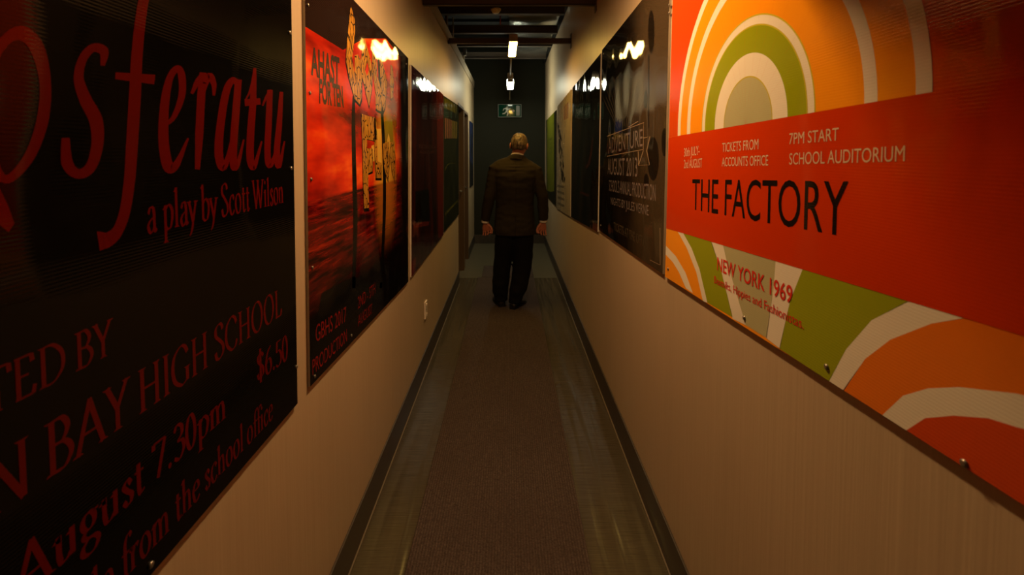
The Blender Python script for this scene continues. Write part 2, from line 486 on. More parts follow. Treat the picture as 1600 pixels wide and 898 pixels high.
# hanger rod on the left and pale upright bracket with a junction box
b = MB(); b.tube([(-0.66, 4.9, 2.66), (-0.655, 4.7, 3.38)], 0.016, M_STRUT, 10)
tag(b.obj('hanger_rod', org=(-0.66, 4.9, 2.66)), 'thin brown rod rising behind the top of the left wall', 'rod')
M_PALE = mat('pale_bracket', (0.62, 0.58, 0.46), 0.5)
pb = thing('conduit_bracket', 'pale upright bracket with a grey box standing on the left wall top', 'bracket', (-0.60, 6.0, ZL + 0.03))
b = MB(); b.span((-0.625, 5.98, ZL + 0.03), (-0.585, 6.01, ZL + 0.135), M_PALE); b.obj('upright', pb, bevel=0.002)
b = MB(); b.span((-0.605, 5.96, ZL + 0.10), (-0.56, 6.03, ZL + 0.19), M_GALV); b.obj('junction_box', pb, bevel=0.004)
b = MB(); b.span((-0.66, 5.0, ZL + 0.031), (-0.585, 5.12, ZL + 0.085), M_PALE)
b.tube([(-0.62, 5.06, ZL + 0.085), (-0.62, 5.06, ZL + 0.32)], 0.009, M_COND, 8)
tag(b.obj('terminal_box', org=(-0.62, 5.06, ZL + 0.031), bevel=0.003), 'small grey box on the left wall top under the lamp strut', 'box')

# ------------------------------------------------------------------ wall socket
M_PLATE = mat('socket_plate', (0.72, 0.62, 0.5), 0.35)
M_SLOT = mat('socket_slot', (0.03, 0.025, 0.02), 0.5)
sy, sz = 3.19, 0.435
so = thing('wall_socket', 'white power socket plate low on the left wall', 'socket', (-XW, sy, sz))
b = MB(); b.span((-XW, sy - 0.037, sz - 0.06), (-XW + 0.010, sy + 0.037, sz + 0.06), M_PLATE); b.obj('plate', so, bevel=0.003)
for s in (-1, 1):
    b = MB(); b.span((-XW + 0.010, sy - 0.012, sz + s * 0.035 - 0.008), (-XW + 0.0145, sy + 0.012, sz + s * 0.035 + 0.008), M_PLATE)
    b.obj('switch', so, bevel=0.002)
b = MB()
for dy in (-0.008, 0.008): b.span((-XW + 0.010, sy + dy - 0.0012, sz - 0.005), (-XW + 0.0106, sy + dy + 0.0012, sz + 0.005), M_SLOT)
b.obj('slots', so)

# ------------------------------------------------------------------ carpet runner
M_CARPET = mat('carpet', (0.13, 0.075, 0.055), 0.95, 0.1)
def _carpet():
    m = M_CARPET
    wv = N(m, 'ShaderNodeTexWave', wave_type='BANDS', bands_direction='X', wave_profile='SIN')
    wv.inputs['Scale'].default_value = 28.0; wv.inputs['Distortion'].default_value = 1.2
    wv.inputs['Detail'].default_value = 2.0; wv.inputs['Detail Scale'].default_value = 3.0
    L(m, coords(m), wv.inputs['Vector'])
    g = noise_tex(m, (160, 160, 160), 1.0, 3.0, 0.7)
    d = noise_tex(m, (2, 2, 2), 1.0, 3.0)
    c = ramp(m, g, [(0.3, (0.036, 0.026, 0.023)), (0.7, (0.125, 0.093, 0.083))])
    c = mixc(m, math_n(m, 'MULTIPLY', wv.outputs['Fac'], 0.45), c, (0.030, 0.019, 0.016))
    c = mixc(m, ramp(m, d, [(0.45, (0, 0, 0)), (0.8, (0.5, 0.5, 0.5))]), c, (0.05, 0.033, 0.027))
    set_color(m, c)
    h = math_n(m, 'ADD', wv.outputs['Fac'], g)
    set_normal(m, bump(m, h, 0.5, 0.006))
_carpet()
b = MB(); b.span((-0.385, Y_BACK + 0.05, 0), (0.303, 5.57, 0.009), M_CARPET)
tag(b.obj('carpet_runner', org=(-0.04, 2.0, 0), bevel=0.003), 'long brown ribbed carpet runner down the corridor floor', 'carpet')
b = MB(); b.span((-0.345, 5.585, 0), (0.303, 6.15, 0.008), M_CARPET)
tag(b.obj('carpet_runner', org=(-0.02, 5.85, 0), bevel=0.003), 'short carpet piece on the pale floor beyond the man', 'carpet')

# ------------------------------------------------------------------ posters: shared helpers
def cross2(o, a, c): return (a[0] - o[0]) * (c[1] - o[1]) - (a[1] - o[1]) * (c[0] - o[0])
def clip_poly(poly, clip):
    area = sum(clip[i][0] * clip[(i + 1) % len(clip)][1] - clip[(i + 1) % len(clip)][0] * clip[i][1] for i in range(len(clip)))
    if area < 0: clip = clip[::-1]
    out = list(poly)
    for i in range(len(clip)):
        A, B = clip[i], clip[(i + 1) % len(clip)]
        inp, out = out, []
        if not inp: return []
        for j in range(len(inp)):
            P, Q = inp[j - 1], inp[j]
            dp, dq = cross2(A, B, P), cross2(A, B, Q)
            if dq >= 0:
                if dp < 0:
                    t = dp / (dp - dq); out.append((P[0] + t * (Q[0] - P[0]), P[1] + t * (Q[1] - P[1])))
                out.append(Q)
            elif dp >= 0:
                t = dp / (dp - dq); out.append((P[0] + t * (Q[0] - P[0]), P[1] + t * (Q[1] - P[1])))
    return out

class Poster:
    """a thin board fixed to one wall; art is given as polygons in (y, z) on the wall"""
    TH = 0.009
    def __init__(s, name, label, side, quad, mat_board, mat_edge, cat='poster'):
        s.side = side; s.quad = quad
        cy = sum(q[0] for q in quad) / 4; cz = sum(q[1] for q in quad) / 4
        s.root = thing(name, label, cat, (side * XW, cy, cz))
        s.b = MB()
        fr = [s.P(q, s.TH) for q in quad]; bk = [s.P(q, 0.0008) for q in quad]
        s.b.add(fr, [(0, 1, 2, 3)], mat_board)
        s.b.add(fr + bk, [(0, 4, 5, 1), (1, 5, 6, 2), (2, 6, 7, 3), (3, 7, 4, 0), (7, 6, 5, 4)], mat_edge)
    def P(s, q, off): return Vector((s.side * (XW - off), q[0], q[1]))
    def fill(s, b, polys, m, lay, clip=True):
        for i, p in enumerate(polys):
            if clip: p = clip_poly(p, s.quad)
            if len(p) >= 3:
                ar = sum(p[i][0] * p[(i + 1) % len(p)][1] - p[(i + 1) % len(p)][0] * p[i][1] for i in range(len(p)))
                if (ar > 0) != (s.side < 0): p = p[::-1]
                b.add([s.P(q, s.TH + 0.0002 * lay + (i * 7 % 23) * 0.000006) for q in p], [tuple(range(len(p)))], m)
    def art(s, polys, m, lay=1): s.fill(s.b, polys, m, lay)
    def part(s, name, polys, m, lay=3, label=None):
        b = MB(); s.fill(b, polys, m, lay)
        o = b.obj(name, s.root, fixn=False)
        if label: o['label'] = label
        return o
    def screws(s, pts):
        for q in pts:
            b = MB(); c = s.P(q, s.TH); e = Vector((-s.side, 0, 0))
            b.tube([c, c + e * 0.0025, c + e * 0.004], [0.0055, 0.0055, 0.003], M_SCREW, 10)
            b.obj('screw', s.root)
    def done(s):
        o = s.b.obj('board', s.root, fixn=False)
        return o
M_SCREW = mat('screw_head', (0.28, 0.25, 0.21), 0.35, 0.5, 0.8)

# ---- sans lettering from the built-in font
def sans_tris(txt, offset=0.0):
    cu = bpy.data.curves.new('lettering_curve', 'FONT'); cu.body = txt; cu.fill_mode = 'FRONT'
    cu.resolution_u = 4; cu.offset = offset
    o = bpy.data.objects.new('lettering_curve', cu); COL.objects.link(o)
    dg = bpy.context.evaluated_depsgraph_get(); ev = o.evaluated_get(dg); me = ev.to_mesh()
    me.calc_loop_triangles()
    vs = [(v.co.x, v.co.y) for v in me.vertices]
    tr = [[vs[i] for i in t.vertices] for t in me.loop_triangles]
    ev.to_mesh_clear(); bpy.data.objects.remove(o); bpy.data.curves.remove(cu)
    return tr
CAP = max(p[1] for t in sans_tris('H') for p in t)
def sans(txt, bold=0.0):
    tr = sans_tris(txt, bold)
    xs = [p[0] for t in tr for p in t]
    return [[(p[0], p[1] / CAP) for p in t] for t in tr], min(xs), max(xs)

# ---- old-style serif lettering written with a broad nib
GL = {
'A': (.90, '| .08,0 .46,1.02;| .44,1.02 .82,0;| .21,.36 .64,.36;s .08,0;s .82,0'),
'B': (.76, '| .2,0 .2,1;~ .2,.98 .46,.97 .6,.77 .46,.55 .2,.53;~ .2,.53 .52,.5 .68,.27 .5,.03 .2,.02;s .17,0;s .17,1'),
'C': (.86, '~ .78,.76 .66,.94 .46,1 .18,.82 .09,.5 .18,.18 .46,0 .68,.06 .8,.24'),
'D': (.98, '| .2,0 .2,1;~ .2,.98 .52,.97 .8,.76 .88,.5 .8,.24 .52,.03 .2,.02;s .18,0;s .18,1'),
'E': (.78, '| .2,0 .2,1;| .1,.98 .62,.98;| .62,.98 .65,.8;| .2,.53 .52,.53;| .1,.02 .64,.02;| .64,.02 .7,.22'),
'G': (.92, '~ .78,.78 .66,.95 .46,1 .18,.82 .09,.5 .18,.18 .46,0 .64,.03 .76,.1;| .76,.04 .76,.4;s .76,.41'),
'H': (.96, '| .2,0 .2,1;| .76,0 .76,1;| .2,.52 .76,.52;s .2,0;s .2,1;s .76,0;s .76,1'),
'I': (.40, '| .2,0 .2,1;s .2,0;s .2,1'),
'L': (.70, '| .2,0 .2,1;| .1,.02 .6,.02;| .6,.02 .66,.24;s .2,1'),
'N': (.98, '| .18,0 .18,1;| .16,1 .8,0;| .8,0 .8,1;s .18,0;s .8,1;s .12,1'),
'O': (.98, 'o .49,.5 .38,.5'),
'P': (.70, '| .2,0 .2,1;~ .2,.98 .48,.97 .62,.73 .48,.48 .2,.47;s .2,0;s .18,1'),
'R': (.80, '| .2,0 .2,1;~ .2,.98 .46,.97 .58,.75 .46,.52 .2,.5;| .4,.5 .74,0;s .2,0;s .18,1;s .78,0'),
'S': (.66, '~ .54,.82 .48,.95 .33,1 .15,.9 .14,.7 .34,.53 .54,.35 .55,.14 .35,0 .17,.04 .1,.22'),
'T': (.80, '| .4,0 .4,1;| .06,.98 .74,.98;| .06,.98 .04,.78;| .74,.98 .76,.78;s .4,0'),
'W': (1.16, '| .06,1 .34,0;| .34,0 .6,1;| .52,1 .8,0;| .8,0 1.08,1;s .06,1;s .54,1;s 1.08,1'),
'Y': (.78, '| .08,1 .39,.46;| .72,1 .39,.46;| .39,.46 .39,0;s .08,1;s .72,1;s .39,0'),
'a': (.56, '~ .12,.47 .22,.61 .36,.6 .42,.46;| .42,.48 .42,.08;~ .42,.12 .47,.02 .55,.07;~ .42,.38 .2,.29 .1,.16 .18,.02 .3,.02 .42,.14'),
'b': (.64, '| .15,1.05 .15,.04;~ .15,.48 .34,.62 .54,.5 .56,.3 .46,.06 .3,0 .15,.06;t .15,1.04'),
'c': (.52, '~ .46,.48 .34,.61 .18,.54 .09,.3 .17,.06 .33,0 .48,.13'),
'e': (.54, '| .1,.36 .46,.38;~ .46,.38 .43,.55 .3,.62 .15,.52 .09,.3 .17,.06 .33,0 .49,.13'),
'f': (.38, '~ .5,.96 .42,1.05 .3,1.0 .22,.84 .21,.6;| .21,.64 .21,0;| .06,.6 .4,.6;s .21,0'),
'g': (.58, 'o .27,.42 .17,.19;~ .2,.25 .12,.14 .2,.05 .42,.0 .53,-.12 .43,-.29 .24,-.33 .09,-.24 .1,-.1 .24,.02;| .38,.57 .55,.59'),
'h': (.66, '| .15,1.05 .15,0;~ .15,.44 .3,.6 .44,.57 .49,.4;| .49,.43 .49,0;s .15,0;s .49,0;t .15,1.04'),
'i': (.34, '| .17,.62 .17,0;s .17,0;t .17,.61;. .17,.88'),
'l': (.34, '| .17,1.05 .17,0;s .17,0;t .17,1.04'),
'm': (1.0, '| .15,.62 .15,0;~ .15,.44 .28,.6 .42,.57 .47,.4;| .47,.43 .47,0;~ .47,.44 .62,.6 .76,.57 .81,.4;| .81,.43 .81,0;s .15,0;s .47,0;s .81,0;t .15,.61'),
'n': (.66, '| .15,.62 .15,0;~ .15,.44 .3,.6 .44,.57 .49,.4;| .49,.43 .49,0;s .15,0;s .49,0;t .15,.61'),
'o': (.62, 'o .31,.31 .22,.31'),
'p': (.66, '| .17,.62 .17,-.34;~ .17,.48 .36,.62 .55,.5 .57,.3 .47,.06 .32,0 .17,.06;s .17,-.34;t .17,.61'),
'r': (.46, '| .16,.62 .16,0;~ .16,.4 .26,.57 .36,.6 .43,.54;s .16,0;t .16,.61'),
's': (.44, '~ .35,.48 .24,.61 .11,.5 .22,.34 .36,.2 .33,.04 .2,0 .09,.13'),
't': (.40, '| .18,.8 .18,.12;~ .18,.16 .23,.01 .38,.08;| .04,.6 .36,.6'),
'u': (.66, '| .15,.62 .15,.16;~ .15,.2 .2,.03 .34,.03 .49,.17;| .49,.62 .49,.02;t .15,.61;t .49,.61'),
'v': (.54, '| .06,.62 .27,0;| .27,0 .5,.62;s .06,.62;s .5,.62'),
'y': (.56, '| .06,.62 .3,.03;~ .52,.62 .32,.08 .2,-.2 .06,-.32;s .06,.62;s .52,.62'),
'0': (.58, 'o .29,.5 .2,.5'), '7': (.56, '| .06,.96 .52,.96;| .52,.96 .2,0;| .06,.96 .05,.8'),
'3': (.56, '~ .09,.84 .22,1 .42,.9 .42,.68 .22,.54;~ .22,.54 .46,.46 .5,.22 .3,0 .07,.1'),
'5': (.56, '| .17,.96 .5,.98;| .17,.96 .13,.56;~ .13,.56 .34,.6 .5,.4 .46,.13 .25,0 .06,.08'),
'6': (.58, '~ .48,1 .24,.8 .1,.42 .14,.1 .3,0 .46,.12 .5,.32 .4,.53 .23,.52 .11,.38'),
'$': (.62, '~ .5,.8 .44,.91 .31,.95 .15,.86 .14,.69 .31,.53 .49,.37 .5,.17 .32,.05 .17,.08 .1,.24;| .31,1.12 .31,-.12'),
'.': (.26, '. .13,.05'), ' ': (.3, ''),
}
def catmull(pts, sub=7):
    P = [Vector(p) for p in pts]
    if len(P) < 3: return P
    P = [P[0] * 2 - P[1]] + P + [P[-1] * 2 - P[-2]]; out = []
    for i in range(1, len(P) - 2):
        a, b_, c, d = P[i - 1], P[i], P[i + 1], P[i + 2]
        for k in range(sub):
            t = k / sub
            out.append(0.5 * ((2 * b_) + (c - a) * t + (2 * a - 5 * b_ + 4 * c - d) * t * t + (3 * b_ - a - 3 * c + d) * t ** 3))
    out.append(P[-2])
    return out
def ribbon(pts, wf):
    """convex quads along a polyline; wf(i, t, direction) gives the half width"""
    n = len(pts); E = []
    for i in range(n):
        d = (pts[min(n - 1, i + 1)] - pts[max(0, i - 1)]); d = d.normalized() if d.length > 1e-9 else Vector((1, 0))
        w = wf(i / (n - 1), d); nn = Vector((-d.y, d.x))
        E.append((pts[i] + nn * w, pts[i] - nn * w))
    return [[tuple(E[i][0]), tuple(E[i + 1][0]), tuple(E[i + 1][1]), tuple(E[i][1])] for i in range(n - 1)]
def serif(txt, a=0.075, bthin=0.02, slant=0.0, phi=radians(14)):
    polys = []; x = 0.0; starts = []
    def wf(t, d):
        ang = atan2(d.x, -d.y) - phi
        return sqrt((a * cos(ang)) ** 2 + (bthin * sin(ang)) ** 2)
    for ch in txt:
        adv, code = GL[ch]; starts.append(x)
        for st in code.split(';'):
            st = st.strip()
            if not st: continue
            k, nums = st[0], [tuple(float(q) for q in p.split(',')) for p in st[1:].split()]
            if k == 's':
                cx, cy = nums[0]; up = -1 if cy > 0.3 else 1
                polys.append([(x + cx - .16, cy - .0), (x + cx + .16, cy), (x + cx + .09, cy + up * .04), (x + cx - .09, cy + up * .04)])
                continue
            if k == 't':
                cx, cy = nums[0]
                polys.append([(x + cx - .17, cy - .09), (x + cx + .05, cy - .14), (x + cx + .05, cy + .02)]); continue
            if k == '.':
                cx, cy = nums[0]; polys.append([(x + cx + .075 * cos(q * pi / 5), cy + .075 * sin(q * pi / 5)) for q in range(10)]); continue
            if k == 'o':
                (cx, cy), (rx, ry) = nums
                pts = [Vector((cx + rx * cos(2 * pi * q / 32), cy + ry * sin(2 * pi * q / 32))) for q in range(33)]
                E = []
                for q in range(33):
                    t_ = 2 * pi * q / 32; d = Vector((-rx * sin(t_), ry * cos(t_))).normalized(); w = wf(0, d); nn = Vector((-d.y, d.x))
                    E.append((pts[q] + nn * w, pts[q] - nn * w))
                polys += [[(x + E[q][0].x, E[q][0].y), (x + E[q + 1][0].x, E[q + 1][0].y), (x + E[q + 1][1].x, E[q + 1][1].y), (x + E[q][1].x, E[q][1].y)] for q in range(32)]
                continue
            pts = [Vector((p[0], p[1])) for p in nums]
            if k == '~': pts = catmull(nums)
            polys += [[(x + p[0], p[1]) for p in poly] for poly in ribbon(pts, wf)]
        x += adv
    polys = [[(p[0] + slant * p[1], p[1]) for p in q] for q in polys]
    return polys, starts, x

def lay_text(po, name, polys, xa, xb, wfun, pL, pR, hpx_left, m, lay=3, level=False, label=None):
    """glyph outlines -> wall: xa..xb of the glyph line runs from pixel pL to pixel pR along its baseline"""
    A = Vector(wfun(*pL)); B = Vector(wfun(*pR))
    if level: B.y = A.y
    T = Vector(wfun(pL[0], pL[1] - hpx_left)); h = T.y - A.y
    out = []
    for q in polys:
        out.append([tuple(A + (B - A) * ((p[0] - xa) / (xb - xa)) + Vector((0, p[1] * h))) for p in q])
    return po.part(name, out, m, lay, label)
def sans_line(po, name, txt, wfun, pL, pR, hL, m, lay=3, bold=0.0, skew=0.0, **kw):
    tr, x0, x1 = sans(txt, bold)
    return lay_text(po, name, tr, x0, x1, wfun, pL, pR, hL, m, lay, **kw)
def serif_line(po, name, txt, wfun, pL, pR, hL, m, lay=3, pre='', **kw):
    polys, st, xe = serif(pre + txt, **kw)
    xa = st[len(pre)] + 0.06
    return lay_text(po, name, polys, xa, xe - 0.05, wfun, pL, pR, hL, m, lay)
def px_polys(wfun, polys, sx=1.0, ox=0.0, oy=0.0):
    return [[wfun(ox + p[0] / sx, oy + p[1] / sx) for p in q] for q in polys]
def px_stroke(wfun, pts, ws, sx=1.0, ox=0.0, oy=0.0, smooth=True):
    P = catmull(pts, 6) if smooth else [Vector(p) for p in pts]
    n = len(ws)
    def wf(t, d):
        q = t * (n - 1); i = min(n - 2, int(q)); return 0.5 * (ws[i] + (ws[i + 1] - ws[i]) * (q - i))
    return px_polys(wfun, ribbon(P, wf), sx, ox, oy)

# ------------------------------------------------------------------ left wall, nearest: the vampire play board
EDGE_D = mat('board_edge_dark', (0.05, 0.04, 0.035), 0.4)
EDGE_L = mat('board_edge_pale', (0.45, 0.40, 0.33), 0.4)
K1 = ink('black_ink_sheet', (0.003, 0.0025, 0.002), 0.17, 0.3, 1.0, 0.07)
R1 = ink('dark_red_ink', (0.105, 0.004, 0.0015), 0.17, 0.3, 1.0, 0.07)
yR, zB = 1.252, 0.855
q = [(-0.06, 0.86), wl(460, 630), wl(449, -60), (-0.06, wl(449, -60)[1])]
po = Poster('show_poster', 'black poster with red serif lettering, nearest on the left wall', -1, q, K1, EDGE_D)
S = 1.996
def T1(name, strokes):
    out = []
    for pts, ws in strokes: out += px_stroke(wl, pts, ws, S)
    po.part(name, out, R1, 2)
T1('title_letter', [([(-60, 300), (-50, 190), (-5, 122), (45, 104), (92, 150), (118, 260), (108, 380), (66, 490), (0, 558), (-40, 520), (-60, 400)], [40, 36, 34, 46, 46, 36, 38, 34, 26, 30, 40])])
po.part('title_letter', px_polys(wl, [[(-90, 420), (-40, 560), (0, 640), (20, 696), (2, 724), (-40, 690), (-110, 520)]], S), R1, 2)
T1('title_letter', [([(300, 205), (303, 160), (268, 150), (236, 185), (224, 245), (245, 310), (278, 375), (283, 450), (262, 520), (222, 542), (188, 510), (182, 430)], [14, 32, 26, 28, 32, 40, 44, 38, 34, 30, 38, 26])])
T1('title_letter', [([(520, -95), (470, -75), (436, -20), (420, 60), (408, 180), (402, 300), (394, 430), (386, 550), (372, 650), (350, 715), (320, 745), (286, 752)], [40, 34, 32, 34, 36, 38, 38, 36, 34, 34, 44, 62]),
                    ([(340, 236), (465, 248)], [22, 30])])
T1('title_letter', [([(494, 392), (525, 365), (550, 300), (551, 240), (538, 213), (514, 240), (498, 310), (492, 400), (496, 470), (510, 522), (535, 510), (571, 430)], [10, 16, 22, 24, 20, 22, 28, 32, 34, 36, 22, 6])])
T1('title_letter', [([(582, 292), (600, 255), (618, 228)], [10, 18, 12]), ([(618, 226), (612, 300), (606, 420), (600, 528)], [22, 26, 26, 16]), ([(609, 340), (622, 275), (638, 238), (652, 262), (652, 298)], [6, 14, 24, 18, 8])])
T1('title_letter', [([(732, 268), (712, 250), (690, 290), (672, 400), (668, 480), (680, 522), (700, 480), (722, 370)], [16, 20, 24, 26, 28, 24, 14, 8]), ([(730, 248), (722, 350), (714, 460), (716, 520), (730, 505), (747, 435)], [22, 24, 24, 24, 14, 5])])
T1('title_letter', [([(782, 212), (776, 320), (768, 430), (768, 500), (780, 520), (804, 440)], [10, 22, 24, 24, 16, 5]), ([(750, 320), (800, 316)], [22, 20]), ([(752, 312), (768, 280), (781, 215)], [4, 8, 6])])
T1('title_letter', [([(806, 330), (820, 300), (834, 280)], [5, 10, 8]), ([(830, 280), (826, 380), (822, 470), (828, 515), (846, 480), (862, 370)], [18, 20, 20, 20, 10, 5]), ([(866, 286), (860, 380), (852, 470), (856, 516), (864, 500), (876, 440)], [12, 18, 20, 20, 12, 5])])
serif_line(po, 'text_line', 'a play by Scott Wilson', wl, (222, 364.7), (437, 316.6), 64, R1, 2)
serif_line(po, 'text_line', 'ED BY', wl, (10, 630), (164, 552), 68, R1, 2, pre='PRESENT')
serif_line(po, 'text_line', 'BAY HIGH SCHOOL', wl, (63, 748), (434, 492), 86, R1, 2, pre='GREEN ')
serif_line(po, 'text_line', '$6.50', wl, (396, 596), (444, 561), 44, R1, 2)
serif_line(po, 'text_line', 'ugust 7.30pm', wl, (76, 889), (346, 651.5), 76, R1, 2, pre='A')
serif_line(po, 'text_line', 'from the school office', wl, (182, 907), (420, 653.5), 62, R1, 2, pre='available ')
po.screws([wl(447, 51), wl(449, 263), wl(457.5, 573), (0.72, 0.872), (0.55, 2.25)])
po.done()

# ------------------------------------------------------------------ left wall: sunset board with wooden letters
SUN = ink('sunset_print', (0.3, 0.02, 0.01), 0.13, 0.5, 1.5, 0.05)
def _sunset():
    m = SUN
    tc = N(m, 'ShaderNodeTexCoord'); sp = N(m, 'ShaderNodeSeparateXYZ'); L(m, tc.outputs['Object'], sp.inputs[0])
    Z = sp.outputs['Z']; Y = sp.outputs['Y']
    cl = noise_tex(m, (1, 1.3, 4.5), 1.4, 4.0, 0.55)
    sky = ramp(m, cl, [(0.30, (0.05, 0.004, 0.003)), (0.42, (0.30, 0.010, 0.003)), (0.55, (0.60, 0.028, 0.004)), (0.68, (0.85, 0.14, 0.010))])
    # a paler glow where the sun sets, right of the middle
    gy = math_n(m, 'SUBTRACT', Y, 0.19); gz = math_n(m, 'SUBTRACT', Z, -0.06)
    g2 = math_n(m, 'ADD', math_n(m, 'MULTIPLY', math_n(m, 'MULTIPLY', gy, gy), 22.0), math_n(m, 'MULTIPLY', math_n(m, 'MULTIPLY', gz, gz), 6.0))
    glow = math_n(m, 'SUBTRACT', 1.0, g2, True)
    sky = mixc(m, glow, sky, (0.62, 0.33, 0.03))
    wv = noise_tex(m, (1, 4, 52), 1.0, 4.0, 0.65)
    sea = ramp(m, wv, [(0.40, (0.015, 0.001, 0.001)), (0.58, (0.17, 0.006, 0.003)), (0.74, (0.42, 0.03, 0.006))])
    sea = mixc(m, math_n(m, 'MULTIPLY', glow, 0.75), sea, (0.50, 0.17, 0.015))
    hz = math_n(m, 'ADD', Z, 0.06)
    isea = math_n(m, 'MULTIPLY', hz, -90.0, True)
    c = mixc(m, isea, sky, sea)
    dk = math_n(m, 'MULTIPLY', math_n(m, 'SUBTRACT', math_n(m, 'MULTIPLY', Z, -1.0), 0.24), 5.5, True)    # black foot of the print
    c = mixc(m, dk, c, (0.004, 0.002, 0.002))
    rt = math_n(m, 'MULTIPLY', math_n(m, 'SUBTRACT', Y, 0.40), 9.0, True)                                # dark right side
    c = mixc(m, rt, c, (0.006, 0.003, 0.003))
    set_color(m, c)
_sunset()
KT = ink('sunset_dark_top', (0.016, 0.008, 0.006), 0.13, 0.5, 1.5, 0.05)
KB = ink('sunset_black', (0.004, 0.003, 0.003), 0.13, 0.5, 1.5, 0.05)
RB = ink('sunset_red_text', (0.20, 0.008, 0.005), 0.13, 0.5, 1.5, 0.05)
GREYT = ink('sunset_grey_text', (0.035, 0.022, 0.018), 0.13, 0.5, 1.5, 0.05)
YEL = ink('sunset_pale_yellow', (0.62, 0.36, 0.05), 0.13, 0.5, 1.5, 0.05)
OLI = ink('sunset_olive', (0.22, 0.14, 0.008), 0.13, 0.5, 1.5, 0.05)
WOOD = ink('cracked_plank_print', (0.6, 0.27, 0.04), 0.15, 0.5, 1.5, 0.05)
def _wood():
    m = WOOD
    v = N(m, 'ShaderNodeTexVoronoi', feature='DISTANCE_TO_EDGE'); v.inputs['Scale'].default_value = 1.0
    L(m, coords(m, (1, 46, 20)), v.inputs['Vector'])
    g = noise_tex(m, (1, 60, 9), 1.0, 3.0)
    c = ramp(m, g, [(0.3, (0.30, 0.12, 0.012)), (0.7, (0.52, 0.25, 0.030))])
    c = mixc(m, ramp(m, v.outputs['Distance'], [(0.035, (1, 1, 1)), (0.065, (0, 0, 0))]), c, (0.03, 0.012, 0.004))
    set_color(m, c)
_wood()
q = [wl(480, 604), wl(635.5, 440), wl(635.5, 91), (wl(474, 100)[0], 2.14)]
po = Poster('show_poster', 'sunset poster with cracked wooden letters, second on the left wall', -1, q, SUN, EDGE_L)
y0 = q[0][0]
po.art([[(y0 - .1, 2.4), (y0 - .1, wl(471, 42)[1]), wl(473, 42), wl(532, 78), wl(566, 60), wl(600, 60), wl(640, 110), (2.8, 2.4)]], KT, 1)
po.art(px_stroke(wl, [(549, 150), (548.5, 200), (550.5, 300), (551.5, 345), (549, 450)], [4, 6, 7, 7, 5], smooth=True), KB, 1)
po.art(px_stroke(wl, [(588, 90), (592, 150), (596.5, 230), (597.5, 330), (592, 450)], [3, 4, 5, 5, 4]), KB, 1)
po.art(px_polys(wl, [[(498, 458), (520, 446), (549, 432), (575, 444), (600, 440), (618, 425), (640, 410), (640, 470), (495, 620), (470, 620)]]), KB, 1)
po.art(px_polys(wl, [[(585.5, 201), (592.5, 201), (593, 254), (587, 254)], [(577, 228), (581, 226), (582, 252), (578, 252)]]), YEL, 1)
po.art(px_polys(wl, [[(597, 190), (610, 186), (612, 222), (596, 222)]]), OLI, 1)
po.art(px_polys(wl, [[(604, 208), (606.5, 218), (605, 240), (603, 240), (602, 218)]]), YEL, 2)
LORD = [[(20, 38), (50, 150), (54, 240), (42, 370), (30, 450), (40, 520), (50, 570), (52, 430), (75, 425), (100, 470), (107, 600), (104, 770), (90, 812), (50, 770), (30, 690), (5, 600), (-16, 480), (-10, 330)],
        [(128, 285), (150, 370), (150, 470), (132, 545), (148, 590), (140, 720), (110, 600), (97, 520), (108, 400)], [(150, 365), (172, 450), (195, 560), (185, 700), (165, 830), (138, 715), (148, 590), (164, 540), (150, 470)],
        [(193, 365), (212, 430), (228, 500), (226, 590), (250, 650), (266, 740), (262, 868), (240, 862), (218, 845), (216, 720), (202, 600), (190, 480)],
        [(262, 425), (282, 520), (300, 600), (306, 640), (292, 830), (276, 880), (264, 760), (258, 640), (250, 520)],
        [(335, 500), (352, 520), (360, 640), (352, 760), (336, 770), (330, 640)]]
FLI = [[(100, 130), (150, 148), (205, 160), (212, 320), (190, 330), (140, 318), (140, 388), (180, 384), (184, 470), (182, 556), (150, 570), (152, 700), (156, 826), (120, 830), (112, 640), (108, 400)],
       [(195, 165), (212, 160), (216, 480), (246, 494), (248, 606), (206, 606), (200, 480)],
       [(262, 352), (300, 338), (310, 460), (306, 540), (298, 626), (278, 560), (262, 480)], [(316, 350), (346, 330), (352, 450), (350, 540), (346, 626), (326, 545), (316, 470)]]
for polys, sx, ox, oy in ((LORD, 4.99, 540, 0), (FLI, 4.73, 540, 150)):
    for p in polys:
        cx = sum(v[0] for v in p) / len(p); cy = sum(v[1] for v in p) / len(p)
        big = [(cx + (v[0] - cx) * 1.10 + 1, cy + (v[1] - cy) * 1.04 + 10) for v in p]
        po.art(px_polys(wl, [big], sx, ox, oy), KB, 2)
        po.part('title_letter', px_polys(wl, [p], sx, ox, oy), WOOD, 4)
def lay4(po, name, txt, corners, m, lay, bold=0.03):
    """lettering stretched over a four cornered patch of the wall (a leaning line)"""
    tr, x0, x1 = sans(txt, bold); BL, BR, TR, TL = [Vector(c) for c in corners]; out = []
    cuts = [sans(txt[:k], bold)[2] + 1e-4 for k, c_ in enumerate(txt) if c_ == ' '] + [1e9]
    words = [[] for _ in cuts]
    for t in tr:
        qq = []; out = words[next(i for i, c_ in enumerate(cuts) if max(p[0] for p in t) <= c_)]
        for p in t:
            u = (p[0] - x0) / (x1 - x0); v = p[1]
            qq.append(tuple((BL * (1 - u) + BR * u) * (1 - v) + (TL * (1 - u) + TR * u) * v))
        out.append(qq)
    for w_ in words: po.part(name, w_, m, lay)
lay4(po, 'text_line', 'AHAST', [wl(481, 115), wl(526, 133), wl(526, 92), wl(480, 74)], GREYT, 3)
lay4(po, 'text_line', 'FOR TEN', [wl(494, 160), wl(533, 167), wl(531, 136), wl(494, 124)], GREYT, 3)
sans_line(po, 'text_line', 'GBHS 2017', wl, (488.5, 535), (537, 501), 27, RB, 3)
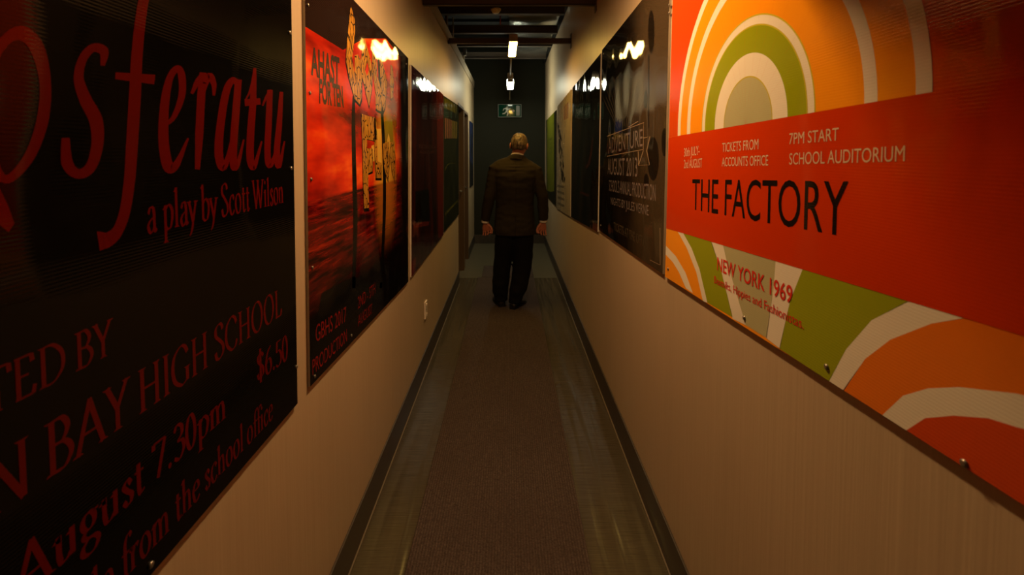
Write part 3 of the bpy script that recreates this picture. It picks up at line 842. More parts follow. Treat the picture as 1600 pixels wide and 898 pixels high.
sans_line(po, 'text_line', 'PRODUCTION', wl, (483.5, 586), (538, 533), 24, RB, 3)
sans_line(po, 'text_line', '2ND - 5TH', wl, (555.5, 483), (583, 458), 19, RB, 3)
sans_line(po, 'text_line', 'AUGUST', wl, (555.5, 510), (578, 489), 17, RB, 3)
po.screws([wl(476, 8), wl(479, 145), wl(481, 280), wl(483, 418), wl(486.5, 588), wl(545, 524), wl(632, 100)])
po.done()

# ------------------------------------------------------------------ left wall: dark red board, dark green board, blue board
DR = ink('oxblood_print', (0.035, 0.004, 0.003), 0.14, 0.5, 1.6, 0.04)
set_color(DR, ramp(DR, noise_tex(DR, (1, 5, 1.2), 1.2, 4.0), [(0.35, (0.012, 0.002, 0.002)), (0.6, (0.045, 0.005, 0.004)), (0.8, (0.085, 0.008, 0.006))]))
DR2 = ink('oxblood_print_light', (0.11, 0.012, 0.008), 0.14, 0.5, 1.6, 0.04)
DRK = ink('oxblood_black', (0.004, 0.002, 0.002), 0.14, 0.5, 1.6, 0.04)
DRT = ink('oxblood_text', (0.11, 0.045, 0.04), 0.14, 0.5, 1.6, 0.04)
q = [wl(640.5, 433), wl(691, 367), wl(691, 148), wl(640.5, 101)]
po = Poster('show_poster', 'dark red poster with faint lettering, third on the left wall', -1, q, DR, EDGE_L)
po.art(px_polys(wl, [[(680, 130), (691, 140), (691, 370), (683, 372)], [(643, 346), (668, 346), (668, 352), (643, 356)], [(640, 410), (648, 400), (647, 425), (640, 434)]]), DR2, 1)
po.art(px_polys(wl, [[(647, 299), (668, 296), (670, 345), (647, 348)]]), DRK, 2)
sans_line(po, 'text_line', 'PRODUCTION', wl, (653, 232), (679, 233), 6.5, DRT, 3, level=True)
sans_line(po, 'text_line', 'AUGUST', wl, (653, 240), (678, 240), 5, DRT, 3, level=True)
po.done()
DG = ink('bottle_green_print', (0.012, 0.016, 0.007), 0.14, 0.5, 1.4, 0.04)
set_color(DG, ramp(DG, noise_tex(DG, (1, 4, 3), 1.2, 4.0), [(0.35, (0.006, 0.009, 0.005)), (0.75, (0.03, 0.036, 0.014))]))
DGY = ink('moss_print', (0.15, 0.16, 0.02), 0.14, 0.5, 1.4, 0.04)
set_color(DGY, ramp(DGY, noise_tex(DGY, (1, 16, 8), 1.2, 4.0), [(0.35, (0.03, 0.03, 0.008)), (0.75, (0.22, 0.22, 0.03))]))
DGP = ink('pink_bars', (0.24, 0.11, 0.10), 0.2, 0.5, 1.4, 0.04)
DGO = ink('olive_bars', (0.20, 0.17, 0.05), 0.2, 0.5, 1.4, 0.04)
q = [wl(692, 363), wl(715.5, 335), wl(715.5, 165), wl(692, 149.5)]
po = Poster('show_poster', 'dark green poster with pale bars near its top, left of the first door', -1, q, DG, EDGE_D)
po.art(px_polys(wl, [[(692, 152), (713, 165), (713, 178), (692, 168)]]), DGY, 1)
for k in range(7):
    a, c = 693.5 + 2.9 * k, 695.5 + 2.9 * k
    po.part('printed_bar', px_polys(wl, [[(a, 184 + 1.0 * k), (c, 184.6 + 1.0 * k), (c, 216.5), (a, 216)]]), DGP if k < 4 else DGO, 2)
po.art(px_stroke(wl, [(694, 266), (697, 258), (704, 255), (713, 256)], [1.0, 0.9, 0.8, 0.6]), DGY, 2)
po.art(px_polys(wl, [[(694, 332), (714, 312), (714, 315), (694, 337)]]), DGY, 2)
po.done()
BL_ = ink('blue_print', (0.02, 0.04, 0.14), 0.2, 0.5, 1.0, 0.04)
BLK = ink('blue_print_dark', (0.008, 0.012, 0.03), 0.2, 0.5, 1.0, 0.04)
q = [(6.78, 1.02), (7.42, 1.02), (7.42, 2.02), (6.78, 2.02)]
po = Poster('show_poster', 'small dark blue poster on the left wall past the doors', -1, q, BL_, EDGE_D)
po.art([[(6.78, 1.02), (7.42, 1.02), (7.42, 1.3), (6.78, 1.45)], [(6.95, 1.5), (7.2, 1.5), (7.15, 1.8), (7.0, 1.85)]], BLK, 1)
po.done()

# ------------------------------------------------------------------ right wall, nearest: retro rings board
FW, FF = 0.9, 0.07
FR = ink('retro_red', (0.55, 0.038, 0.002), 0.2, 0.5, FW, FF)
FO = ink('retro_orange', (0.85, 0.30, 0.008), 0.2, 0.5, FW, FF)
FO2 = ink('retro_tangerine', (0.72, 0.17, 0.008), 0.2, 0.5, FW, FF)
FO3 = ink('retro_red_orange', (0.58, 0.06, 0.006), 0.2, 0.5, FW, FF)
FWH = ink('retro_white', (0.74, 0.68, 0.56), 0.2, 0.5, FW, FF)
FG = ink('retro_lime', (0.27, 0.31, 0.006), 0.2, 0.5, FW, FF)
FB = ink('retro_beige', (0.42, 0.40, 0.22), 0.2, 0.5, FW, FF)
FK = ink('retro_black', (0.012, 0.008, 0.006), 0.2, 0.5, FW, FF)
FT = ink('retro_cream_text', (0.66, 0.48, 0.33), 0.2, 0.5, FW, FF)
FRT = ink('retro_red_text', (0.62, 0.03, 0.015), 0.2, 0.5, FW, FF)
FYG = ink('retro_outline', (0.50, 0.42, 0.03), 0.2, 0.5, FW, FF)
yl = wr(1047, 240)[0]; yn = 0.40
def ext(p, qx, ynew):
    """carry the wall line through p and qx on to y = ynew"""
    a, c = Vector(p), Vector(qx); t = (ynew - a.x) / (c.x - a.x); return (ynew, a.y + (c.y - a.y) * t)
bl, br = wr(1043, 432), ext(wr(1300, 581), wr(1600, 776), yn)
q = [bl, br, (yn, 2.30), wr(1056, -42)]
po = Poster('show_poster', 'large orange and red poster with concentric rings, nearest on the right wall', 1, q, FO2, EDGE_L)
bt = [wr(1049, 215), ext(wr(1049, 215), wr(1600, 121), yn)]      # red band top edge
bb = [wr(1044, 356), ext(wr(1044, 356), wr(1600, 521), yn)]      # red band bottom edge
top_region = [bt[0], bt[1], (yn, 2.4), (yl + .02, 2.4)]
top_region = [(yl + 0.05, bt[0][1] - 0.001), bt[1], (yn - 0.05, 2.4), (yl + 0.05, 2.4)]
def annulus(c, r0, r1, n=96):
    out = []
    for k in range(n):
        a, d = 2 * pi * k / n, 2 * pi * (k + 1) / n
        out.append([(c[0] + r1 * cos(a), c[1] + r1 * sin(a)), (c[0] + r1 * cos(d), c[1] + r1 * sin(d)), (c[0] + r0 * cos(d), c[1] + r0 * sin(d)), (c[0] + r0 * cos(a), c[1] + r0 * sin(a))])
    return out
C0 = (1.142, 1.622)
def rings_up(r0, r1, m, lay=1, dc=0.0):
    ps = [clip_poly(p, top_region) for p in annulus((C0[0] + dc, C0[1]), r0, r1)]
    po.art([p for p in ps if len(p) > 2], m, lay)
po.art([top_region], FO3, 1)
rings_up(0.0001, 0.1145, FB, 3); rings_up(0.1145, 0.1715, FWH, 3); rings_up(0.1715, 0.236, FG, 3); rings_up(0.236, 0.2585, FWH, 3)
rings_up(0.2585, 0.37, FO, 3); rings_up(0.365, 0.392, FWH, 3.4, -0.016); rings_up(0.34, 0.47, FO, 2.6, -0.016); rings_up(0.455, 0.481, FWH, 3.4, -0.022)
rings_up(0.1135, 0.1165, FYG, 3.8); rings_up(0.234, 0.2375, FYG, 3.8); rings_up(0.257, 0.2605, FYG, 3.8)
po.art([[bt[0], bt[1], bb[1], bb[0], (yl + 0.05, bb[0][1]), (yl + 0.05, bt[0][1])]], FR, 4)
Z = dict(sx=1.996, ox=1040, oy=350)
def low(poly, m, lay): po.art(px_polys(wr, [poly], **Z), m, lay)
low([(-10, 0), (440, 140), (360, 400), (-10, 180)], FO, 1)
low([(-8, 50), (40, 100), (70, 150), (94, 215), (72, 200), (50, 150), (30, 118), (-8, 78)], FWH, 2)
low([(36, 5), (75, 75), (105, 150), (126, 240), (140, 245), (115, 140), (90, 75), (56, 15)], FWH, 2)
low([(56, 15), (90, 75), (115, 140), (140, 245), (220, 290), (185, 150), (148, 40)], FG, 2)
low([(146, 40), (185, 150), (220, 295), (262, 315), (230, 210), (200, 110), (186, 50)], FWH, 2)
low([(186, 50), (200, 110), (230, 210), (262, 315), (328, 355), (350, 200), (357, 105)], FB, 2)
low([(357, 105), (350, 200), (326, 355), (370, 388), (402, 240), (446, 130)], FWH, 2)
low([(446, 130), (402, 240), (368, 388), (526, 490), (580, 390), (660, 300), (790, 235)], FG, 2)
low([(790, 232), (660, 300), (580, 390), (524, 490), (572, 520), (640, 420), (720, 360), (850, 310), (980, 290)], FWH, 2)
low([(980, 288), (850, 310), (720, 360), (640, 420), (568, 520), (690, 600), (760, 535), (840, 512), (940, 508), (1118, 528), (1400, 590), (1640, 660), (1640, 500)], FO2, 2)
low([(690, 600), (760, 535), (840, 512), (940, 508), (1118, 528), (1400, 590), (1640, 660), (1640, 800), (1400, 705), (1118, 632), (1030, 605), (920, 597), (830, 605), (760, 650)], FWH, 3)
low([(760, 650), (830, 605), (920, 597), (1030, 605), (1118, 632), (1400, 705), (1640, 800), (1640, 1300)], FO3, 3)
sans_line(po, 'text_line', '30th JULY-', wr, (1073.4, 244.7), (1098, 241.5), 13, FT, 6)
sans_line(po, 'text_line', '2nd AUGUST', wr, (1073.4, 262.6), (1102, 261.5), 13, FT, 6)
sans_line(po, 'text_line', 'TICKETS FROM', wr, (1134, 237.5), (1191.5, 233), 13.8, FT, 6)
sans_line(po, 'text_line', 'ACCOUNTS OFFICE', wr, (1133.5, 259.7), (1207, 258.4), 13.5, FT, 6, 0.0)
sans_line(po, 'text_line', '7PM START', wr, (1240.5, 225.4), (1319, 219.2), 17, FT, 6)
sans_line(po, 'text_line', 'SCHOOL AUDITORIUM', wr, (1240.5, 257), (1424, 251.8), 17.5, FT, 6, 0.0)
sans_line(po, 'title_lettering', 'THE FACTORY', wr, (1086, 326.8), (1332, 370), 47, FK, 6)
sans_line(po, 'text_line', 'NEW YORK 1969', wr, (1126, 421.6), (1245, 474.4), 20, FRT, 6, 0.012)
lay4(po, 'text_line', 'Beatniks, Hippies and Fashionistas.', [wr(1121.5, 441.7), wr(1263.5, 514.5), wr(1263.5, 498.5), wr(1121.5, 430.6)], FRT, 6, 0.006)
po.screws([wr(1169, 496.5), wr(1300, 573), wr(1519, 724), wr(1050, 20), wr(1048, 420)])
po.done()

# ------------------------------------------------------------------ right wall: dark voyage board with banner
BW = 1.8
BK = ink('umber_print', (0.03, 0.02, 0.012), 0.12, 0.5, BW, 0.03)
def _umber():
    m = BK
    tc = N(m, 'ShaderNodeTexCoord'); sp = N(m, 'ShaderNodeSeparateXYZ'); L(m, tc.outputs['Object'], sp.inputs[0])
    n = noise_tex(m, (1, 5, 2.5), 1.2, 4.0, 0.6)
    f = math_n(m, 'ADD', math_n(m, 'MULTIPLY', sp.outputs['Y'], -1.3), math_n(m, 'MULTIPLY', n, 0.8))
    set_color(m, ramp(m, f, [(0.10, (0.005, 0.004, 0.003)), (0.45, (0.012, 0.008, 0.005)), (0.85, (0.055, 0.036, 0.019))]))
_umber()
BKK = ink('umber_black', (0.012, 0.008, 0.005), 0.12, 0.5, BW, 0.03)
BKT = ink('umber_tan_lines', (0.27, 0.19, 0.12), 0.12, 0.5, BW, 0.03)
BKG = ink('umber_grey_text', (0.19, 0.15, 0.14), 0.12, 0.5, BW, 0.03)
BKR = ink('umber_ray', (0.10, 0.075, 0.045), 0.12, 0.5, BW, 0.03)
q = [wr(937.5, 359), wr(1039, 428), wr(1051, -55), wr(943, 78)]
q[2] = (q[2][0], wr(1006, 0)[1] + 0.01)
po = Poster('show_poster', 'dark brown poster with a ribbon banner and fanned rays, second on the right wall', 1, q, BK, EDGE_L)
for k in range(17):
    a = radians(52 + 76 * k / 16)
    u = Vector((cos(a) * 0.62, -sin(a)))
    ra = 38 if k % 2 else 25; rb = 105 if k % 3 else 85
    c0 = Vector((978, 222))
    po.art(px_stroke(wr, [tuple(c0 + u * ra), tuple(c0 + u * rb)], [0.8, 0.5], smooth=False), BKR, 1)
def ell(cx, cy, rx, ry, n=28): return [(cx + rx * cos(2 * pi * k / n), cy + ry * sin(2 * pi * k / n)) for k in range(n)]
po.art(px_polys(wr, [ell(1021, 50, 5, 34), ell(1024, 248, 9, 34), [(1016, 85), (1018, 85), (1017.5, 200), (1016, 200)], ell(1042, 222, 4.5, 22), ell(1012, 155, 3, 14), ell(1013, 283, 4, 12)]), BKK, 1)
Z2 = dict(sx=5.617, ox=940, oy=180)
lines = [[(60, 185), (388, 65), (385, 300), (60, 360)], [(388, 200), (443, 185), (415, 310), (440, 435), (343, 440), (385, 308)], [(340, 318), (343, 440)], [(250, 105), (340, 52)]]
out = []
for ln in lines: out += px_stroke(wr, ln, [7, 7], smooth=False, **Z2)
po.part('banner', out, BKT, 2)
for ln in ([(1035, 356), (1035.3, 414)], [(1035.3, 414), (1019, 406)]): po.part('corner_line', px_stroke(wr, ln, [0.8, 0.8], smooth=False), BKT, 2)
lay4(po, 'text_line', 'ADVENTURE', [wr(953, 240), wr(1007.5, 228), wr(1007.5, 201), wr(953, 216)], BKG, 3, 0.0)
lay4(po, 'text_line', 'AUGUST 2013', [wr(952, 272), wr(999, 276), wr(999, 246), wr(952, 248)], BKG, 3, 0.0)
lay4(po, 'text_line', "SCHOOL'S ANNUAL PRODUCTION", [wr(954, 298), wr(1028, 314.4), wr(1028, 288.5), wr(954, 281)], BKG, 3, 0.0)
lay4(po, 'text_line', 'NIGHTS BY JULES VERNE', [wr(957, 319), wr(1017, 337), wr(1017, 321), wr(957, 308)], BKG, 3, 0.0)
lay4(po, 'text_line', 'TICKETS AT THE OFFICE', [wr(962, 359), wr(1016, 390), wr(1016, 373), wr(962, 347)], BKR, 3, 0.0)
po.screws([wr(945.5, 84), wr(941, 352), wr(1050, 8)])
po.done()

# ------------------------------------------------------------------ right wall: black board, pale board, lime board
KK = ink('coal_print', (0.007, 0.006, 0.005), 0.10, 0.5, 2.2, 0.03)
set_color(KK, ramp(KK, noise_tex(KK, (1, 4, 2), 1.2, 4.0), [(0.4, (0.004, 0.004, 0.004)), (0.8, (0.022, 0.016, 0.011))]))
KKR = ink('coal_red_streak', (0.045, 0.012, 0.008), 0.10, 0.5, 2.2, 0.03)
q = [wr(893.5, 339), wr(935.8, 362), wr(941, 83), wr(896, 137)]
po = Poster('show_poster', 'glossy black poster between the brown banner poster and the pale one', 1, q, KK, EDGE_L)
po.art(px_stroke(wr, [(928, 215), (926, 235), (922, 255), (917, 262)], [2, 3, 4, 5]), KKR, 1)
po.art(px_stroke(wr, [(908, 300), (922, 306)], [3, 4]), KKR, 1)
po.done()
PA = ink('pale_paper_print', (0.40, 0.32, 0.23), 0.3, 0.4, 1.0, 0.03)
PAI = ink('pale_print_ink', (0.035, 0.026, 0.02), 0.3, 0.4, 1.0, 0.03)
PAR = ink('pale_print_red', (0.25, 0.10, 0.06), 0.3, 0.4, 1.0, 0.03)
PAG = ink('pale_print_grey', (0.20, 0.16, 0.12), 0.3, 0.4, 1.0, 0.03)
q = [wr(870.5, 325), wr(892.5, 338.5), wr(893.5, 140), wr(872, 166.5)]
po = Poster('show_poster', 'pale poster with a dark splattered figure, beside the lime green one', 1, q, PA, EDGE_L)
rnd = random.Random(3); ps = []
for k in range(46):
    t = rnd.random(); cy = 195 + 88 * t; cx = 874.5 + 7.0 * t + rnd.uniform(-2.6, 2.6)
    n = rnd.randint(5, 8); r = rnd.uniform(0.7, 2.0)
    ps.append([(cx + r * rnd.uniform(.5, 1.2) * cos(2 * pi * j / n) * .7, cy + 3.4 * r * rnd.uniform(.5, 1.2) * sin(2 * pi * j / n)) for j in range(n)])
po.part('splattered_figure', px_polys(wr, ps), PAI, 1)
po.part('title_lettering', px_polys(wr, [[(882.5 + 2.6 * k, 166 - 2.6 * k), (884 + 2.6 * k, 164.5 - 2.6 * k), (884 + 2.6 * k, 187 - 1.2 * k), (882.5 + 2.6 * k, 187.6 - 1.2 * k)] for k in range(3)]), PAR, 1)
po.part('text_block', px_polys(wr, [[(872, 288 + 9 * k), (883, 290.5 + 9.8 * k), (883, 294.5 + 9.8 * k), (872, 291.8 + 9 * k)] for k in range(4)]), PAG, 1)
po.done()
LG = ink('lime_print', (0.17, 0.18, 0.008), 0.3, 0.4, 1.0, 0.03)
LGK = ink('lime_print_black', (0.012, 0.012, 0.006), 0.3, 0.4, 1.0, 0.03)
LGT = ink('lime_print_text', (0.10, 0.11, 0.008), 0.3, 0.4, 1.0, 0.03)
q = [wr(855, 307), wr(869.8, 322), wr(870.2, 172), wr(854, 188.5)]
po = Poster('show_poster', 'lime green poster with black edges, farthest on the right wall', 1, q, LG, EDGE_D)
po.art(px_polys(wr, [[(866.8, 170), (871, 168), (871, 325), (866.8, 322)], [(852, 296), (862, 300), (867, 298), (867, 322), (852, 308)], [(852, 185), (855.5, 185), (856, 308), (852, 308)]]), LGK, 1)
po.part('text_block', px_polys(wr, [[(858, 217 + 7 * k), (864.5, 214.5 + 7.2 * k), (864.5, 218 + 7.2 * k), (858, 220 + 7 * k)] for k in range(4)]), LGT, 2)
po.done()

# ------------------------------------------------------------------ the man walking away
M_SKIN = mat('skin', (0.36, 0.115, 0.06), 0.5, 0.4)
M_SUIT = mat('dark_suit_wool', (0.027, 0.0205, 0.012), 0.9, 0.05)
set_normal(M_SUIT, bump(M_SUIT, noise_tex(M_SUIT, (320, 320, 320), 1, 2), 0.25, 0.002))
M_TROU = mat('dark_trouser_wool', (0.006, 0.005, 0.0045), 0.9, 0.12)
M_SHOE = mat('black_shoe_leather', (0.010, 0.008, 0.007), 0.3)
M_SHIRT = mat('white_shirt', (0.70, 0.62, 0.50), 0.8, 0.2)
M_HAIR = mat('grey_fair_hair', (0.27, 0.18, 0.085), 0.55, 0.4)
set_color(M_HAIR, ramp(M_HAIR, noise_tex(M_HAIR, (70, 70, 22), 1, 3), [(0.38, (0.035, 0.021, 0.010)), (0.66, (0.20, 0.135, 0.07))]))
M_EYE = mat('eye_white', (0.7, 0.7, 0.68), 0.2)
MAN = Vector((0.0, 4.52, 0.0))

def remesh(b, name, voxel, parent, smooth=6, deco=None):
    me = b.mesh(name + '_raw'); o = bpy.data.objects.new(name, me); COL.objects.link(o)
    r = o.modifiers.new('r', 'REMESH'); r.mode = 'VOXEL'; r.voxel_size = voxel; r.use_smooth_shade = True
    s = o.modifiers.new('s', 'SMOOTH'); s.iterations = smooth; s.factor = 0.5
    dg = bpy.context.evaluated_depsgraph_get()
    new = bpy.data.meshes.new_from_object(o.evaluated_get(dg))
    bpy.data.objects.remove(o); bpy.data.meshes.remove(me)
    new.materials.clear(); new.materials.append(b.mats[0])
    for p in new.polygons: p.use_smooth = True
    if deco:
        for v in new.vertices: v.co = deco(v.co.copy())
    org = MAN
    for v in new.vertices: v.co -= org
    new.name = name
    o = bpy.data.objects.new(name, new); COL.objects.link(o)
    if parent: o.parent = parent
    else: o.location = MAN
    return o
def sring(cx, cy, z, rx, ry, n=36, e=2.4, tilt=0.0):
    out = []
    for j in range(n):
        a = 2 * pi * j / n; c, s = cos(a), sin(a)
        x = abs(c) ** (2 / e) * (1 if c > 0 else -1) * rx; y = abs(s) ** (2 / e) * (1 if s > 0 else -1) * ry
        out.append(MAN + Vector((cx + x, cy + y, z + tilt * x)))
    return out

HC = Vector((0.098, 0.035, 1.622))             # head centre, relative to the man's root
HR = Matrix.Rotation(radians(-14), 3, 'Z') @ Matrix.Rotation(radians(-9), 3, 'X') @ Matrix.Rotation(radians(3), 3, 'Y')
def head_pt(a, p, off=0.0):
    """a: turn (0 = face), p: elevation"""
    x = sin(a) * cos(p); y = cos(a) * cos(p); z = sin(p)
    rx, ry, rz = 0.075, 0.094, 0.112
    q = (abs(x) ** 2.6 + abs(y) ** 2.6 + abs(z) ** 2.6) ** (-1 / 2.6)
    v = Vector((x * rx, y * ry, z * rz)) * (0.35 + 0.65 * q)
    if v.y < 0: v.y *= 1.04; v.z += 0.004 * (-y)
    if z < -0.1:
        k = (-z - 0.1); v.x *= 1 - 0.24 * k; v.y = v.y * (1 - 0.22 * k) + 0.022 * k * (1 if y > -0.2 else 0.4)
    front = max(0, y)
    v.y += 0.022 * math.exp(-(x / 0.13) ** 2) * math.exp(-((z + 0.22) / 0.16) ** 2) * front     # nose
    v.y += 0.008 * math.exp(-(x / 0.3) ** 2) * math.exp(-((z + 0.82) / 0.16) ** 2) * (front > 0) # chin
    v.y -= 0.009 * (math.exp(-((abs(x) - 0.36) / 0.17) ** 2)) * math.exp(-((z - 0.03) / 0.12) ** 2) * front
    v.y += 0.005 * math.exp(-(x / 0.2) ** 2) * math.exp(-((z + 0.52) / 0.07) ** 2) * front
    v.y -= 0.004 * math.exp(-(x / 0.27) ** 2) * math.exp(-((z + 0.60) / 0.035) ** 2) * front
    v += Vector((x, y, z)) * off
    return MAN + HC + HR @ v
b = MB()
rings = []
for i in range(25):
    p = -pi / 2 + pi * (0.02 + 0.96 * i / 24)
    rings.append([head_pt(2 * pi * j / 40, p) for j in range(40)])
b.loft(rings, M_SKIN)
for s in (-1, 1):                                # ears: shell and lobe
    e0 = Vector((s * 0.074, -0.004, -0.012))
    path = []
    for k in range(9):
        a = radians(-70 + 250 * k / 8)
        path.append(MAN + HC + HR @ (e0 + Vector((s * 0.014, -0.016 * cos(a) - 0.004, 0.029 * sin(a)))))
    b.tube(path, [0.006, 0.0055, 0.0055, 0.0055, 0.006, 0.006, 0.006, 0.007, 0.008], M_SKIN, 8)
    b.ball(MAN + HC + HR @ (e0 + Vector((s * 0.006, 0.0, -0.004))), (0.009, 0.018, 0.027), M_SKIN, HR)
b.tube([MAN + Vector(p) for p in ((0.062, 0.012, 1.44), (0.075, 0.020, 1.50), (0.088, 0.028, 1.56), (0.094, 0.03, 1.60))], [0.075, 0.064, 0.058, 0.052], M_SKIN, 20)
b.loft([sring(0.04, 0, 0.84, 0.15, 0.10), sring(0.05, 0, 1.0, 0.155, 0.10), sring(0.055, 0, 1.2, 0.17, 0.105), sring(0.058, 0, 1.36, 0.185, 0.095), sring(0.06, 0, 1.43, 0.12, 0.075), sring(0.065, 0, 1.48, 0.06, 0.055)], M_SKIN)
WL_, WR_ = Vector((-0.243, 0.0, 0.862)), Vector((0.338, 0.0, 0.868))
ARM = {-1: [Vector((-0.122, 0.006, 1.398)), Vector((-0.198, -0.03, 1.115)), WL_], 1: [Vector((0.240, 0.006, 1.378)), Vector((0.328, -0.03, 1.11)), WR_]}
for s in (-1, 1):
    S0, E0, W0 = ARM[s]
    b.tube([MAN + p for p in (S0, S0.lerp(E0, .5), E0, E0.lerp(W0, .4), W0)], [0.05, 0.045, 0.038, 0.037, 0.027], M_SKIN, 14)
LEG = {-1: [Vector((-0.03, 0.0, 0.86)), Vector((-0.062, 0.035, 0.48)), Vector((-0.088, 0.03, 0.085))], 1: [Vector((0.125, 0.0, 0.86)), Vector((0.118, 0.02, 0.48)), Vector((0.052, -0.05, 0.085))]}
for s in (-1, 1):
    H0, K0, A0 = LEG[s]
    b.tube([MAN + p for p in (H0, H0.lerp(K0, .5), K0, K0.lerp(A0, .35), A0)], [0.075, 0.07, 0.05, 0.052, 0.036], M_SKIN, 14)
# hands
def hand(W, inward, lean, curl, splay):
    """inward: +1 when the body lies towards +x. The palm looks back towards the viewer, thumb on the body side."""
    D = Vector((lean, 0.05, -1)).normalized()
    U = Vector((inward, -0.12, 0)); U = (U - D * U.dot(D)).normalized()
    Nn = D.cross(U).normalized()
    if Nn.y > 0: Nn = -Nn
    W = MAN + W
    rr = []
    for t, w, th in ((-0.02, 0.027, 0.021), (0.012, 0.030, 0.019), (0.040, 0.040, 0.018), (0.066, 0.043, 0.016), (0.084, 0.041, 0.012)):
        c = W + D * t
        rr.append([c + U * (w * cos(2 * pi * j / 16)) + Nn * (th * sin(2 * pi * j / 16)) for j in range(16)])
    b.loft(rr, M_SKIN)
    for k, (u, ln) in enumerate(((0.034, 0.080), (0.012, 0.088), (-0.0105, 0.082), (-0.032, 0.066))):
        c = W + D * 0.074 + U * u
        ang = radians(curl[k]); d = D + U * (u * splay); d.normalize(); path = [c]; rad = [0.0088]
        for i, fr in enumerate((0.46, 0.31, 0.23)):
            ang_i = ang * (0.5 + 0.75 * i)
            dd = (d * cos(ang_i) + Nn * sin(ang_i)).normalized()
            path.append(path[-1] + dd * ln * fr); rad.append((0.0086, 0.0080, 0.0068)[i])
        b.tube(path, rad, M_SKIN, 10); b.ball(path[-1], 0.0068, M_SKIN, nu=8, nv=6)
    c = W + D * 0.022 + U * 0.022 + Nn * 0.004
    path = [c, c + (U * 0.62 + D * 0.75 + Nn * 0.2).normalized() * 0.040, c + (U * 0.50 + D * 0.80 + Nn * 0.3).normalized() * 0.072, c + (U * 0.36 + D * 0.86 + Nn * 0.38).normalized() * 0.096]
    b.tube(path, [0.015, 0.0125, 0.0105, 0.008], M_SKIN, 10); b.ball(path[-1], 0.008, M_SKIN, nu=8, nv=6)
hand(WL_ + Vector((0.006, 0.004, -0.012)), 1, 0.13, (66, 58, 50, 44), 3.6)
hand(WR_ + Vector((-0.004, 0.004, -0.012)), -1, -0.08, (62, 54, 46, 34), 3.8)
man = remesh(b, 'person', 0.0032, None, 2)
tag(man, 'man in a dark suit walking away down the corridor, seen from behind', 'person')

b = MB()                                         # suit jacket: body, sleeves
b.loft([sring(0.052, -0.004, 0.735, 0.207, 0.142), sring(0.052, -0.004, 0.80, 0.206, 0.142), sring(0.052, 0, 0.92, 0.196, 0.136), sring(0.053, 0, 1.04, 0.190, 0.130), sring(0.054, -0.010, 1.2, 0.198, 0.134),
        sring(0.056, -0.008, 1.31, 0.220, 0.134, tilt=-0.03), sring(0.058, 0.002, 1.385, 0.228, 0.122, tilt=-0.04), sring(0.059, 0.014, 1.435, 0.216, 0.102, tilt=-0.05), sring(0.062, 0.022, 1.468, 0.170, 0.084, tilt=-0.07),
        sring(0.066, 0.024, 1.492, 0.112, 0.076, tilt=-0.05), sring(0.072, 0.024, 1.512, 0.080, 0.071), sring(0.076, 0.024, 1.526, 0.070, 0.067)], M_SUIT)
for s in (-1, 1):
    S0, E0, W0 = ARM[s]
    off = Vector((s * 0.004, 0, 0.012))
    b.tube([MAN + p for p in (S0 + Vector((-s * 0.03, 0, 0.01)), S0 + Vector((s * 0.018, -0.003, -0.018)), S0.lerp(E0, .45) + Vector((s * 0.006, -0.004, 0)), E0, E0.lerp(W0, .5), W0 + Vector((0, 0, 0.012)))],
           [0.070, 0.073, 0.066, 0.057, 0.053, 0.048], M_SUIT, 20, flat=1.08)
def folds(co):
    p = co - MAN
    n = noise.noise(Vector((p.x * 9, p.y * 9, p.z * 22))) * 0.006 + noise.noise(Vector((p.x * 26, p.y * 26, p.z * 30 + 5))) * 0.0022
    d = Vector((p.x - 0.055, p.y, 0)); d = d.normalized() if d.length > 1e-4 else Vector((0, 0, 0))
    q = co + d * n
    if p.y < 0 and abs(p.x - 0.055) < 0.004 and p.z < 1.46: q.y += 0.004      # centre back seam
    if p.y < 0 and p.z < 0.93 and abs(p.x - 0.055) < 0.005: q.y += 0.012       # vent
    for k, zz in enumerate((1.43, 1.40, 1.365)):                               # creases under the collar
        if p.y < 0: q.y += 0.005 * math.exp(-((p.z - zz - 0.1 * (p.x - 0.06) ** 2) / 0.007) ** 2) * math.exp(-((p.x - 0.065) / 0.07) ** 2)
    return q
jk = remesh(b, 'suit_jacket', 0.0065, man, 5, folds)
b = MB()                                         # jacket collar roll
def cring(z, rx, ry, cx, cy):
    cy += 0.020
    return [p + Vector((0, 0, -0.45 * (p.y - MAN.y - cy) - 0.10 * (p.x - cx))) for p in sring(cx, cy, z, rx, ry, 32, 2.0)]
b.loft([cring(1.452, 0.104, 0.084, 0.068, -0.004), cring(1.478, 0.089, 0.081, 0.072, 0.0), cring(1.499, 0.079, 0.077, 0.076, 0.003), cring(1.501, 0.074, 0.072, 0.076, 0.003), cring(1.470, 0.075, 0.070, 0.074, 0.002)], M_SUIT, False)
b.obj('jacket_collar', man, org=MAN)
b = MB()
b.loft([cring(1.475, 0.071, 0.070, 0.075, 0.002), cring(1.500, 0.070, 0.069, 0.078, 0.005), cring(1.518, 0.068, 0.067, 0.081, 0.008), cring(1.520, 0.064, 0.063, 0.081, 0.008), cring(1.49, 0.064, 0.062, 0.078, 0.004)], M_SHIRT, False)
b.obj('shirt_collar', man, org=MAN)
def front_patch(rows, m, off):
    bb = MB(); g = []
    for z, w, yf, sag in rows:
        g.append([MAN + Vector((0.062 + w * (k / 6 - 1), yf + off - sag * (k / 6 - 1) ** 2, z)) for k in range(13)])
    for a_, c_ in zip(g, g[1:]):
        for k in range(12): bb.add([a_[k], a_[k + 1], c_[k + 1], c_[k]], [(0, 1, 2, 3)], m, True)
    return bb
